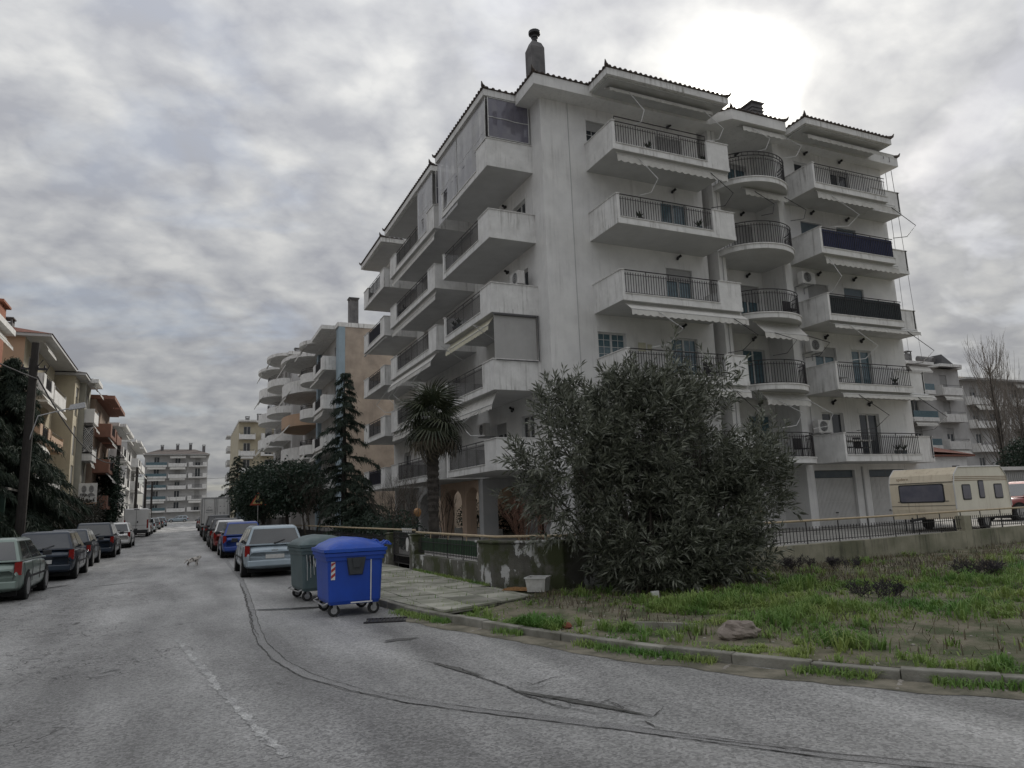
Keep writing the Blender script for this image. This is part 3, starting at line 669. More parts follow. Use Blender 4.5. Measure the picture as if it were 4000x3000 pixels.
sheet((10.37, 31.2), (10.37, 33.6), z5-.1, 18.15, seed=5); sheet((10.5, 30.95), (12.2, 30.95), z5+1.1, 18.1, lil, seed=6)
# ---- air conditioners, lights, cables
ac_unit(MF, 25.05, .32, FZ(3)+1.85); ac_unit(MF, 25.1, .3, FZ(2)+1.75); ac_unit(MF, 25.05, .3, FZ(1)+1.15)
ac_unit(MS, 24.9, .4, FZ(3)+1.2); ac_unit(MS, 26.9, .35, FZ(2)+1.5); ac_unit(MS, 28.3, .35, FZ(3)+1.0); ac_unit(MS, 29.2, .3, FZ(1)+1.6)
for k in range(1, 6):
    spot(MD, 18.6, FZ(k)+2.62); spot(MF, 26.3, FZ(k)+2.6); spot(MF, 28.6, FZ(k)+2.58); spot(ME, 23.2, FZ(k)+2.6); spot(MS, 26.9, FZ(k)+2.5)
m = MB()
for x in (13.6,): m.tube((x, 23.285, YG), (x, 23.285, 18), .016, 6)
m.tube((24.85, 22.93, FZ(2)+1.2), (24.85, 22.93, FZ(3)+1.8), .012); m.tube((24.9, 22.93, FZ(1)+.2), (24.9, 22.93, FZ(2)+1.7), .012); m.tube((27.65, 22.92, YG), (27.65, 22.92, 3.0), .045, 8)
m.tube((20.7, 22.93, 3.2), (20.7, 22.93, 18), .02); m.build('conduit', wallg, B)
m = MB(); m.mbox(MD, 16.3, 16.65, 0, .03, FZ(2)+1.45, FZ(2)+1.8); m.mbox(MD, 16.75, 16.95, 0, .03, FZ(2)+1.5, FZ(2)+1.75); m.build('meter_box', mat('box_cream', (.55, .53, .40), None, 5, .6), B)
# ---- garage doors
gd = mat('garage_door_sheet', (.60, .595, .58), (.53, .525, .51), 2, .55, streak=.45)
for a, b in ((24.75, 27.2), (28.1, 30.6)):
    m = MB(); t = a+.05; i = 0
    m.mbox(MF, a+.02, b-.02, -.16, -.145, YG+.01, 2.52)
    while t < b-.05: m.mbox(MF, t, t+.035, -.145, -.128, YG+.015, 2.50); t += .08
    m.mbox(MF, a+.02, b-.02, -.145, -.12, 1.48, 1.5)
    g_ = m.build('garage_door', gd, B)
    MB().mbox(MF, a+.02, b-.02, -.15, -.13, 2.54, 2.84).build('transom', mat('transom_blue', (.05, .075, .095), (.08, .10, .115), 3, .35), g_)
    MB().mbox(MF, (a+b)/2-.07, (a+b)/2+.07, -.128, -.09, 1.0, 1.04).build('handle', black_p, g_)
cu = bpy.data.curves.new('number', 'FONT'); cu.body = '5'; cu.size = .26; cu.extrude = .002
tmp = bpy.data.objects.new('tmp', cu); COL.objects.link(tmp); me = bpy.data.meshes.new_from_object(tmp.evaluated_get(bpy.context.evaluated_depsgraph_get())); bpy.data.objects.remove(tmp)
me.transform(Matrix.Translation((29.25, YF+.126, 2.6)) @ Matrix.Rotation(R(90), 4, 'X')); mk('garage_number', me, frame_d, g_)
# ---- roof: beam, canopies, tiles
body = [(11.7, 22.5), (14.2, 22.5), (20.3, 22.5), (20.9, 21.75), (24.0, 21.75), (24.5, 22.35), (32.1, 22.35), (32.1, 46.6), (11.7, 46.6)]
roof = MB().prism(body, 17.98, 18.44).build('roof', wallw, B)
can = [((10.28, 24.2), (12.3, 30.4)), ((10.28, 31.1), (12.3, 40.1)), ((10.28, 41), (12.3, 46.55)), ((14.2, 21.15), (20.2, 23.0)), ((24.5, 21.1), (30.05, 23.0))]
m = MB()
for (x0, y0), (x1, y1) in can: MB().box(x0, y0, 18.16, x1, y1, 18.435).build('canopy', slabm, roof)
m = MB()
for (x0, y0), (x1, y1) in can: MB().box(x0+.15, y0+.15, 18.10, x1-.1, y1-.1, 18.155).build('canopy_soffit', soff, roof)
0
m = MB(); rz_ = 20.4
a, b, c, d, e1, e2 = (11.72, 22.52, 18.5), (32.08, 22.52, 18.5), (32.08, 46.58, 18.5), (11.72, 46.58, 18.5), (20, 33, rz_), (24, 36, rz_)
m.poly([a, b, e2, e1]); m.poly([b, c, e2]); m.poly([c, d, e1, e2]); m.poly([d, a, e1])
for (x0, y0), (x1, y1) in can: m.poly([(x0+.02, y0+.02, 18.47), (x1, y0+.02, 18.47), (x1, y1-.02, 18.62), (x0+.02, y1-.02, 18.47)])
m.build('roof_covering', roof_m, roof)
tm_ = MB(); n = 7; r_ = .085
for s, (y, rad) in enumerate(((-.07, .075), (.36, .09))):
    tm_.v += [(rad*math.cos(math.pi*i/(n-1)), y, rad*.9*math.sin(math.pi*i/(n-1))+.0+.05*s) for i in range(n)]
tm_.f += [(i, i+1, n+i+1, n+i) for i in range(n-1)]; tm_.f += [tuple(range(n))[::-1]]
t_me = bpy.data.meshes.new('roof_tile'); t_me.from_pydata(tm_.v, [], tm_.f); t_me.materials.append(roof_m); sd = None
def tiles(p, q, z=18.46):
    dx, dy = q[0]-p[0], q[1]-p[1]; l = math.hypot(dx, dy); n = max(1, int(l/.24)); ang = math.atan2(dy, dx)
    for i in range(n):
        f = (i+.5)/n; o = bpy.data.objects.new('roof_tile', t_me); COL.objects.link(o); o.parent = roof
        o.location = (p[0]+dx*f, p[1]+dy*f, z+random.uniform(-.008, .008)); o.rotation_euler = (0, 0, ang+random.uniform(-.03, .03))
    e = MB(); e.hexa([(p[0], p[1], z-.025), (q[0], q[1], z-.025), (q[0]-dy/l*.4, q[1]+dx/l*.4, z-.025), (p[0]-dy/l*.4, p[1]+dx/l*.4, z-.025), (p[0]+dy/l*.05, p[1]-dx/l*.05, z+.012), (q[0]+dy/l*.05, q[1]-dx/l*.05, z+.012), (q[0]-dy/l*.4, q[1]+dx/l*.4, z+.06), (p[0]-dy/l*.4, p[1]+dx/l*.4, z+.06)])
    e.build('under_tile', roof_m, roof)
for p, q in (((11.7, 24.2), (11.7, 22.5)), ((11.7, 22.5), (14.2, 22.5)), ((14.2, 22.5), (14.2, 21.15)), ((14.2, 21.15), (20.2, 21.15)), ((20.9, 21.75), (24.0, 21.75)), ((20.4, 22.4), (20.9, 21.75)), ((24.5, 22.35), (24.5, 21.1)), ((24.5, 21.1), (30.05, 21.1)), ((30.1, 22.35), (32.1, 22.35)),
             ((10.28, 30.4), (10.28, 24.2)), ((10.28, 24.2), (11.68, 24.2)), ((10.28, 40.1), (10.28, 31.1)), ((10.28, 31.1), (11.68, 31.1)), ((10.28, 46.55), (10.28, 41)), ((10.28, 41), (11.68, 41))): tiles(p, q)
m = MB()
for x, y, dx, dy in ((11.7, 22.5, -.1, -.1), (14.2, 21.15, -.1, -.1), (20.2, 21.15, .1, -.1), (20.9, 21.75, -.1, -.1), (24.0, 21.75, .12, -.1), (24.5, 21.1, -.1, -.1), (30.05, 21.1, .1, -.1), (10.28, 24.2, -.1, -.1), (10.28, 30.4, -.1, .1), (10.28, 31.1, -.1, -.1), (10.28, 40.1, -.1, .1), (10.28, 41, -.1, -.1), (10.28, 46.5, -.1, .1), (32.1, 22.35, .1, -.1)):
    MB().path([(x-dx*4, y-dy*4, 18.60), (x, y, 18.52), (x+dx*.6, y+dy*.6, 18.56), (x+dx*1.1, y+dy*1.1, 18.68)], [.09, .09, .06, .015], 6).build('hip_end_tile', roof_m, roof)
m = MB()
for x, y in ((17, 21.25), (27.3, 21.2), (10.4, 27.5), (10.4, 36), (10.4, 44)): m.tube((x, y, 18.15), (x, y, 18.4), .04, 8)
m.build('gutter_spout', armw, roof)
# chimneys
ch = MB(); ch.prism([(12.3, 23.7), (12.9, 23.7), (12.9, 24.3), (12.3, 24.3)], 18.5, 20.6)
ch.hexa([(12.3, 23.7, 20.6), (12.9, 23.7, 20.6), (12.9, 24.3, 20.6), (12.3, 24.3, 20.6), (12.42, 23.82, 20.92), (12.82, 23.8, 20.86), (12.82, 24.2, 20.86), (12.42, 24.18, 20.92)])
ch = ch.build('chimney', conc_d, roof)
MB().lathe([(.12, 0), (.12, .3), (.15, .32), (.15, .4), (.25, .48), (.25, .6), (.18, .64), (.08, .7)], (12.62, 24, 20.85), 14).build('chimney_cowl', black_p, B)
m = MB(); m.box(22.97, 22.6, 18.45, 23.6, 23.25, 19.7)
for i in range(5): m.box(22.93, 22.56, 18.8+i*.17, 23.64, 23.29, 18.86+i*.17)
m.box(22.9, 22.53, 19.7, 23.67, 23.32, 19.77); m.build('chimney', conc_d, roof)
# balcony clutter: chairs, plant pots, satellite dish, clothes airer
pot_m = mat('plant_pot', (.10, .14, .15), (.12, .07, .05), 3, .7); leaf_pot = mat('pot_plant_leaf', (.03, .045, .03), (.06, .07, .04), 9, .7)
def pot(M, t, n, z, h=.3):
    c = M(t, n, z); p = MB().lathe([(.09, 0), (.13, h*.8), (.14, h)], c, 10).build('plant_pot', pot_m, B); r = random.Random(int(t*100+z*7)); m = MB()
    for i in range(40):
        a = r.uniform(0, 6.28); l = r.uniform(.12, .4); e_ = (c[0]+math.cos(a)*l*.6, c[1]+math.sin(a)*l*.6, c[2]+h+l*.7); q = Vector((math.cos(a+1.57), math.sin(a+1.57), 0))*.03
        m.poly([(c[0], c[1], c[2]+h), tuple(Vector(e_)*.5+Vector((c[0], c[1], c[2]+h))*.5+q), e_, tuple(Vector(e_)*.5+Vector((c[0], c[1], c[2]+h))*.5-q)])
    m.build('pot_foliage', leaf_pot, p)
for t, n, k in ((15.6, 1.7, 4), (18.4, 1.75, 4), (16.2, 1.75, 5), (19.0, 1.7, 5), (16.9, 1.7, 2)): pot(MD, t, n, FZ(k)+.01)
for t, k in ((28.2, 1), (28.6, 1), (28.6, 2), (25.3, 3), (26.3, 3), (27.0, 3), (27.9, 3)): pot(MF, t, 1.5, FZ(k)+.01)
for t, k in ((29.0, 3), (28.5, 3), (38, 4), (37, 4), (33, 2)): pot(MS, t, 1.75, FZ(k)+.01, .45)
def chair(M, t, n, z, m_=None):
    m_ = m_ or rail_m; m = MB(); m.mbox(M, t-.22, t+.22, n-.22, n+.22, z+.42, z+.46); m.mbox(M, t-.22, t+.22, n-.24, n-.2, z+.46, z+.9)
    for a in (-.2, .2):
        for b in (-.2, .2): m.tube(M(t+a, n+b, z), M(t+a, n+b, z+.42), .015, 5)
    m.build('balcony_chair', m_, B)
chair(MF, 25.5, 1.2, FZ(1)+.01); chair(MF, 26.4, 1.2, FZ(1)+.01); chair(MF, 25.5, 1.3, FZ(2)+.01, frame_w); chair(MD, 18.9, 1.2, FZ(2)+.01); chair(mE, 23.5, .6, FZ(1)+.01); chair(mE, 23.6, .7, FZ(3)+.01)
m = MB(); m.mbox(MF, 25.2, 26.7, .7, 1.5, FZ(1)+.72, FZ(1)+.76); [m.tube(MF(a, b, FZ(1)), MF(a, b, FZ(1)+.72), .02, 5) for a in (25.3, 26.6) for b in (.8, 1.4)]; m.build('balcony_table', fabric, B)
# ---------------------------------------------------------------- boundary wall, fence, gate
oldwall = mat('old_wall_render', (.085, .082, .07), (.15, .145, .125), 1.6, .95, .8, 40, streak=.6, stain=(.025, .026, .02))
def peel(m):
    N, L = nlink(m); b = N['Principled BSDF']; old = b.inputs['Base Color'].links[0].from_socket; geo = N.new('ShaderNodeNewGeometry')
    def nz(sc, mul=None, det=6):
        v = geo.outputs['Position']
        if mul: q = N.new('ShaderNodeVectorMath'); q.operation = 'MULTIPLY'; L.new(v, q.inputs[0]); q.inputs[1].default_value = mul; v = q.outputs[0]
        n = N.new('ShaderNodeTexNoise'); L.new(v, n.inputs['Vector']); n.inputs['Scale'].default_value = sc; n.inputs['Detail'].default_value = det; n.inputs['Roughness'].default_value = .65; return n.outputs[0]
    def rmp(v, a, c):
        q = N.new('ShaderNodeMapRange'); L.new(v, q.inputs[0]); q.inputs[1].default_value = a; q.inputs[2].default_value = c; return q.outputs[0]
    def mx(f, a, c):
        q = N.new('ShaderNodeMix'); q.data_type = 'RGBA'; L.new(f, q.inputs[0]); L.new(a, q.inputs[6]); q.inputs[7].default_value = (*c, 1); return q.outputs[2]
    c = mx(rmp(nz(2.6, (1, 1, .55)), .555, .575), old, (.50, .50, .49))
    c = mx(rmp(nz(1.5), .47, .6), c, (.052, .06, .025)); L.new(c, b.inputs['Base Color'])
peel(oldwall)
lotwall_m = mat('lot_wall_render', (.33, .31, .235), (.15, .15, .10), .9, .95, .6, 40, streak=.9, stain=(.035, .036, .028))
pipe = mat('rail_pipe_tan', (.46, .36, .22), (.34, .27, .18), 6, .5, spec=.6)
netg = mat('green_netting', (.03, .075, .035), (.045, .10, .05), 5, .8)
BW = thing('boundary_wall', 'low mossy peeling wall with iron fence and tan top rail, along the pavement', 'wall', (5.9, 16.5, .1), world=True)
m = MB(); m.box(5.86, 14.95, 0, 6.08, 19.7, .55); m.build('wall_base', oldwall, BW, bevel=.015)
m = MB(); m.box(5.86, 22.7, 0, 6.08, 50, .55); m.build('wall_base', oldwall, BW)
m = MB(); m.prism([(5.85, 14.95), (5.85, 14.02), (6.86, 12.84), (8.3, 12.98), (8.28, 13.24), (6.98, 13.10), (6.1, 14.12), (6.1, 14.95)], 0, 1.0); m.build('corner_block', oldwall, BW, bevel=.02)
m = MB(); m.prism([(5.81, 14.98), (5.81, 14.0), (6.84, 12.79), (8.3, 12.93), (8.28, 13.29), (7.0, 13.15), (6.14, 14.14), (6.14, 14.98)], 1.001, 1.05); m.build('wall_cap', oldwall, BW, bevel=.012)
for y in (19.7, 22.35):
    m = MB(); m.box(5.80, y, 0, 6.14, y+.36, 1.06); m.box(5.77, y-.03, 1.061, 6.17, y+.39, 1.1); m.build('gate_pillar', oldwall, BW, bevel=.015)
def fence(par, pts, zb, zr, zt, sp=.11):
    """spiked bars between two flat rails with posts"""
    m = MB(); P = [Vector((x, y, 0)) for x, y in pts]; Z = Vector((0, 0, 1)); acc = .05; k = 0
    m.path([p+Z*(zb+.08) for p in P], .012, 4); m.path([p+Z*(zr-.1) for p in P], .012, 4)
    for a, b in zip(P, P[1:]):
        l = (b-a).length; d = acc
        while d < l: p = a+(b-a)*(d/l); post = k % 10 == 0; m.tube(p+Z*(zb-.02 if post else zb+.04), p+Z*(zt if post else zr), .014 if post else .009, 4); k += 1; d += sp
        acc = d-l
    return m.build('fence_bars', rail_m, par)
fence(BW, [(5.97, 15.0), (5.97, 19.7)], .55, 1.0, 1.11); fence(BW, [(5.97, 22.75), (5.97, 50)], .55, 1.0, 1.11)
m = MB(); m.box(6.03, 15.05, .66, 6.036, 19.6, 1.0); m.build('fence_netting', netg, BW)
m = MB(); m.path([(5.97, 19.9, 1.145), (5.96, 14.1, 1.13), (6.9, 12.97, 1.13), (8.6, 13.15, 1.13)], .028, 8)
for x, y in ((5.965, 14.5), (6.3, 13.69), (6.7, 13.21), (7.6, 13.05), (5.97, 18.6), (5.97, 17.2), (5.97, 15.9)): m.tube((x, y, 1.0), (x, y, 1.13), .012, 5)
m.build('top_rail', pipe, BW)
m = MB(); m.path([(5.97, 22.4, 1.2), (5.97, 50, 1.2)], .028, 8); m.build('top_rail', pipe, BW)
GT = thing('garden_gate', 'dark iron garden gate with a pale oval plaque, between white peeling pillars', 'gate', (5.97, 21.2, .1), world=True)
m = MB(); m.box(5.95, 20.1, .2, 5.99, 20.14, 1.12); m.box(5.95, 22.29, .2, 5.99, 22.33, 1.12)
for z in (.2, .45, .95, 1.1): m.box(5.952, 20.14, z, 5.988, 22.29, z+.03)
m.build('frame', rail_m, GT)
m = MB(); y = 20.22
while y < 22.25: m.tube((5.97, y, .2), (5.97, y, 1.08), .009, 4); y += .09
m.build('bars', rail_m, GT)
m = MB(); m.add([(5.935, 20.75+.13*math.cos(t), .78+.2*math.sin(t)) for t in [2*math.pi*i/24 for i in range(24)]]+[(5.955, 20.75+.13*math.cos(t), .78+.2*math.sin(t)) for t in [2*math.pi*i/24 for i in range(24)]], [tuple(range(24)), tuple(range(24, 48))[::-1]]+[(i, (i+1) % 24, 24+(i+1) % 24, 24+i) for i in range(24)]); m.build('plaque', stone, GT)
m = MB(); m.path([(5.97, 20.0, 1.2), (5.97, 22.5, 1.2)], .026, 8); m.build('top_rail', pipe, GT)
# metal letters on the pillar side of the gate
m = MB(); y = 20.28
for i in range(9): m.box(5.93, y, 1.13, 5.945, y+.03, 1.25); m.box(5.93, y+.03, 1.13 if i % 2 else 1.22, 5.945, y+.075, 1.16 if i % 2 else 1.25); y += .115
m.build('lettering', frame_w, GT)
LW = thing('retaining_wall', 'long stained concrete wall with spiked fence and tan rail above the grassy lot', 'wall', (20, 14.2, 0), world=True)
wp = [(8.31, 13.03)]+WALL[1:]; m = MB()
for (x0, y0), (x1, y1) in zip(wp, wp[1:]): m.hexa([(x0, y0, -.1), (x1, y1, -.1), (x1, y1+.22, -.1), (x0, y0+.22, -.1), (x0, y0, .55), (x1, y1, .55), (x1, y1+.22, .55), (x0, y0+.22, .55)])
m.build('wall_base', lotwall_m, LW)
fence(LW, [(x, y+.11) for x, y in wp], .55, .98, 1.1, .12)
m = MB(); m.path([(x, y+.11, 1.13) for x, y in wp], .028, 8); m.build('top_rail', pipe, LW)
for x in (11.6, 21.6, 31.2, 40):
    y = wy(x); m = MB(); m.box(x-.16, y-.03, 0, x+.16, y+.25, 1.0 if x > 20 else .9); m.build('wall_post', lotwall_m, LW, bevel=.015)

# ---------------------------------------------------------------- refuse bins
def bin1100(name, label, loc, rz, mb, ml, gd_):
    """four-wheeled container: local +x is the front, lid hinged at -x"""
    t = thing(name, label, 'bin', loc, rz, 'wheeled refuse bins by the kerb')
    def ring(hx, hy, z, r=.06, n=4, ox=0):
        P = []
        for sx_, sy_, a0 in ((1, 1, 0), (-1, 1, 90), (-1, -1, 180), (1, -1, 270)):
            for i in range(n+1): a = R(a0+90*i/n); P.append((ox+sx_*(hx-r)+r*math.cos(a), sy_*(hy-r)+r*math.sin(a), z))
        return P
    def loft(rings, cap0=True, cap1=True):
        m = MB(); n = len(rings[0])
        for q in rings: m.v += q
        for i in range(len(rings)-1): m.f += [(i*n+k, i*n+(k+1) % n, (i+1)*n+(k+1) % n, (i+1)*n+k) for k in range(n)]
        if cap0: m.f.append(tuple(range(n))[::-1])
        if cap1: m.f.append(tuple(range((len(rings)-1)*n, len(rings)*n)))
        return m
    body = loft([ring(.42, .575, .20), ring(.445, .605, .26), ring(.475, .64, .92), ring(.48, .645, .93), ring(.50, .665, .935), ring(.505, .67, 1.0), ring(.53, .69, 1.005), ring(.53, .69, 1.06), ring(.515, .68, 1.065)])
    body.build('body', mb, t, bevel=0)
    m = MB()
    for s in (-1, 1):
        for x in (-.33, -.11, .11, .33): m.hexa([(x-.012, s*.585, .3), (x+.012, s*.585, .3), (x+.012, s*.597, .3), (x-.012, s*.597, .3), (x-.012, s*.635, .88), (x+.012, s*.635, .88), (x+.012, s*.647, .88), (x-.012, s*.647, .88)]) if False else None
    # lid: domed across x, sealed ends
    prof = [(-.52, 1.10), (-.50, 1.17), (-.40, 1.235), (-.2, 1.29), (.05, 1.315), (.28, 1.285), (.44, 1.21), (.525, 1.13), (.54, 1.075)]
    m = MB(); W_ = [(-.70, 0), (-.66, .55), (-.55, .85), (-.3, 1), (0, 1.0), (.3, 1), (.55, .85), (.66, .55), (.70, 0)]
    for y, q in W_: m.v += [(x, y, 1.07+(z-1.07)*(.15+.85*q)) for x, z in prof]
    n = len(prof)
    for j in range(len(W_)-1): m.f += [(j*n+i, j*n+i+1, (j+1)*n+i+1, (j+1)*n+i) for i in range(n-1)]
    for j, s in ((0, 1), (len(W_)-1, -1)): m.f.append(tuple(j*n+i for i in range(n))[::s])
    lid = m.build('lid', ml, t, smooth=True)
    m = MB(); m.add(*(lambda r_: (r_[0]+r_[1], [(i, (i+1) % 20, 20+(i+1) % 20, 20+i) for i in range(20)]))((ring(.545, .705, 1.072), ring(.55, .71, 1.125)))); m.f.append(tuple(range(20, 40))); m.f.append(tuple(range(20))[::-1]); m.build('lid_rim', ml, lid)
    m = MB()
    for y in (-.5, -.3, .3, .5): m.path([(-.50, y, 1.16), (-.58, y, 1.22), (-.62, y, 1.19)], .022, 6)
    m.path([(-.62, -.6, 1.17), (-.62, .6, 1.17)], .02, 6); m.build('hinge', ml, lid)
    for s in (-1, 1):                                                     # lifting pockets on both ends
        m = MB(); y0 = .632*s; y1 = .70*s
        m.hexa([(-.17, y0, .98), (.17, y0, .98), (.12, y0, .68), (-.12, y0, .68), (-.16, y1, .975), (.16, y1, .975), (.10, y1-.02*s, .70), (-.10, y1-.02*s, .70)])
        m.hexa([(-.07, y1, .965), (.07, y1, .965), (.05, y1-.012*s, .80), (-.05, y1-.012*s, .80), (-.07, y1+.02*s, .96), (.07, y1+.02*s, .96), (.05, y1+.01*s, .81), (-.05, y1+.01*s, .81)])
        m.build('lifting_pocket', gd_, t)
    for s in (-1, 1):
        for x in (-.34, .34):
            m = MB(); a = (x, s*.47, .1); m.tube((x, s*.47-.03, .1), (x, s*.47+.03, .1), .1, 16); w_ = m.build('wheel', rubber, t)
            m = MB(); m.tube((x, s*.47-.036, .1), (x, s*.47+.036, .1), .055, 12); m.build('rim', steel, w_)
            m = MB(); m.box(x-.04, s*.47-.05, .1, x+.02, s*.47-.038, .23); m.box(x-.04, s*.47+.038, .1, x+.02, s*.47+.05, .23); m.box(x-.06, s*.47-.05, .22, x+.06, s*.47+.05, .245); m.build('caster_fork', steel, t)
    m = MB(); m.path([(.45, -.5, .23), (.52, -.5, .2), (.52, .5, .2), (.45, .5, .23)], .015, 6); m.path([(-.42, -.52, .21), (.42, -.52, .21)], .012, 6); m.build('base_bar', steel, t)
    return t
blue = mat('bin_plastic_blue', (.008, .062, .41), (.008, .05, .32), 2, .45, .1, 120, streak=.5, stain=(.05, .075, .22))
bluel = mat('bin_lid_blue', (.014, .085, .47), (.012, .065, .38), 3, .4, streak=.5, stain=(.12, .15, .3))
grn = mat('bin_plastic_green_grey', (.085, .125, .13), (.06, .092, .097), 2.4, .5, .1, 120, streak=.5, stain=(.13, .15, .15))
pock = mat('pocket_grey', (.045, .05, .055), None, 6, .55)
b1 = bin1100('refuse_bin', 'bright blue wheeled refuse bin with a red and white sticker', (2.70, 13.25, .0), math.pi, blue, bluel, pock)
b2 = bin1100('refuse_bin', 'grey-green wheeled refuse bin with graffiti, behind the blue bin', (2.62, 15.95, .0), math.pi+R(4), grn, grn, pock)
# things stuck or painted on the bins (local coordinates, end facing the camera is +y after the half turn)
white_t = mat('reflective_white', (.66, .66, .64), None, 9, .4); red_t = mat('reflective_red', (.40, .04, .03), None, 9, .4)
def endy(z): return .605+(z-.26)/.66*.035+.004
st = MB(); z0, z1, xa, xb = .62, .92, .35, .42
st.hexa([(xa, endy(z0), z0), (xb, endy(z0), z0), (xb, endy(z0)+.004, z0), (xa, endy(z0)+.004, z0), (xa, endy(z1), z1), (xb, endy(z1), z1), (xb, endy(z1)+.004, z1), (xa, endy(z1)+.004, z1)])
s_ = st.build('warning_sticker', white_t, b1)
for i in range(3):
    q = z0+.02+i*.1; m = MB(); m.add([(xa+.002, endy(q+.05)+.005, q+.05), (xb-.002, endy(q)+.005, q), (xb-.002, endy(q+.05)+.005, q+.05), (xa+.002, endy(q+.1)+.005, min(q+.1, .915))], [(0, 1, 2, 3)]); m.build('stripe', red_t, s_)
m = MB(); X = -.27
m.hexa([(X, endy(.24), .24), (X+.018, endy(.24), .24), (X+.018, endy(.24)+.01, .24), (X, endy(.24)+.01, .24), (X, endy(.93), .95), (X+.018, endy(.93), .95), (X+.018, endy(.93)+.01, .95), (X, endy(.93)+.01, .95)])
m.build('white_strap', white_t, b1); m = MB(); m.box(X-.02, endy(.22)-.01, .215, .08, endy(.22)+.012, .235); m.build('white_strap', white_t, b1)
gr = random.Random(5)
for ci in range(6):                                                        # sprayed tags on the grey-green bin
    m = MB(); x = .36-ci*.11; pts = []
    for j in range(6): z = .78+.13*math.sin(j*2.1+ci)+gr.uniform(-.05, .05)-.03*ci % .1; pts.append((x-j*.018, endy(z)+.006, z))
    m.path(pts, .008, 4); m.build('graffiti', white_t if ci % 2 else black_p, b2)
for ci in range(5):
    m = MB(); x = .40-ci*.07; z = .95-.03*ci; m.path([(x, endy(z)+.006, z), (x-.02, endy(z-.2)+.006, z-.2-.04*ci), (x-.03, endy(.45)+.006, .42+.05*ci)], .006, 4); m.build('graffiti', white_t, b2)
# drain grate at the kerb
dg = thing('drain_grate', 'rusty iron drain grate in the road beside the blue bin', 'drain', (3.0, 11.75, 0), R(-20))
m = MB()
for i in range(9): m.box(-.28+i*.065, -.16, .004, -.25+i*.065, .16, .02)
m.build('bars', rail_m, dg); MB().box(-.32, -.2, .003, .32, .2, .0085).build('pit', tar, dg); m = MB(); m.box(-.33, -.21, .003, .33, -.17, .022); m.box(-.33, .17, .003, .33, .21, .022); m.build('frame', rail_m, dg)
# white plastic tub on the pavement
tb = thing('plastic_tub', 'white square plastic tub standing at the foot of the mossy wall', 'tub', (6.22, 12.72, .13), R(-42))
m = MB(); a, b, h, t = .17, .2, .25, .012
for s in (1,):
    m.hexa([(-a, -a, 0), (a, -a, 0), (a, a, 0), (-a, a, 0), (-a, -a, .015), (a, -a, .015), (a, a, .015), (-a, a, .015)])
    for (x0, y0), (x1, y1) in (((-1, -1), (1, -1)), ((1, -1), (1, 1)), ((1, 1), (-1, 1)), ((-1, 1), (-1, -1))):
        m.hexa([(x0*a, y0*a, .015), (x1*a, y1*a, .015), (x1*(a-t), y1*(a-t), .015), (x0*(a-t), y0*(a-t), .015), (x0*b, y0*b, h), (x1*b, y1*b, h), (x1*(b-t), y1*(b-t), h), (x0*(b-t), y0*(b-t), h)])
m.build('shell', mat('tub_plastic', (.62, .61, .58), (.42, .41, .38), 6, .5, streak=.5), tb)
m = MB()
for (x0, y0), (x1, y1) in (((-1, -1), (1, -1)), ((1, -1), (1, 1)), ((1, 1), (-1, 1)), ((-1, 1), (-1, -1))):
    m.hexa([(x0*.215, y0*.215, h-.005), (x1*.215, y1*.215, h-.005), (x1*.185, y1*.185, h-.005), (x0*.185, y0*.185, h-.005), (x0*.215, y0*.215, h+.02), (x1*.215, y1*.215, h+.02), (x1*.185, y1*.185, h+.02), (x0*.185, y0*.185, h+.02)])
m.build('rim', white_t, tb); MB().box(.09, -.1835, .1, .15, -.1815, .2).build('label', frame_d, tb) if False else None
# brown heap of dry feed by the tub
food = mat('dry_feed', (.30, .17, .06), (.16, .075, .03), 30, .9, 1., 60)
me = bpy.data.meshes.new('feed_heap'); V = []; F = []
for i in range(9):
    for j in range(15):
        x, y = (i/8-.5)*.26, (j/14-.5)*.62; q = max(0, 1-(x/.13)**2)*max(0, 1-(y/.31)**2); V.append((x, y, .05*q**.5+random.uniform(0, .012)*(q > 0)-.003))
F = [(i*15+j, i*15+15+j, i*15+16+j, i*15+j+1) for i in range(8) for j in range(14)]
me.from_pydata(V, [], F); o = mk('feed_heap', me, food); o.location = (5.98, 13.14, .135); o.rotation_euler = (0, 0, R(38)); tag(o, 'small heap of brown and yellow dry cat food beside the tub', 'cat food')
# garden lamp, roadside shrine behind the fence
gl_ = thing('garden_lamp', 'short garden lamp post with an orange globe behind the gate', 'lamp', (8.3, 27.5, YG))
MB().lathe([(.06, 0), (.06, .05), (.03, .08), (.03, 1.05), (.06, 1.1)], n=10).build('post', black_p, gl_)
MB().lathe([(.05, 1.1), (.12, 1.16), (.155, 1.26), (.14, 1.36), (.08, 1.43), (.01, 1.45)], n=14).build('globe', mat('lamp_globe_orange', (.55, .30, .13), (.45, .24, .1), 4, .4), gl_, smooth=True)
sh = thing('garden_shrine', 'small white model chapel with arched openings standing behind the fence', 'shrine', (8.15, 15.2, YG), R(-40))
m = MB(); m.box(-.28, -.16, 0, .28, .16, .72); m.prism([(-.28, -.16), (.28, -.16), (.28, .16), (-.28, .16)], .72, .74); m.build('body', white_p, sh)
m = MB(); P = [(-.3, .74)]+[(-.2*math.cos(a), .95+.28*math.sin(a)) for a in [math.pi*i/10 for i in range(11)]]+[(.3, .74)]
n = len(P); m.add([(x, -.17, z) for x, z in P]+[(x, -.05, z) for x, z in P], [tuple(range(n)), tuple(range(n, 2*n))[::-1]]+[(i, (i+1) % n, n+(i+1) % n, n+i) for i in range(n)]); m.build('gable', white_p, sh)
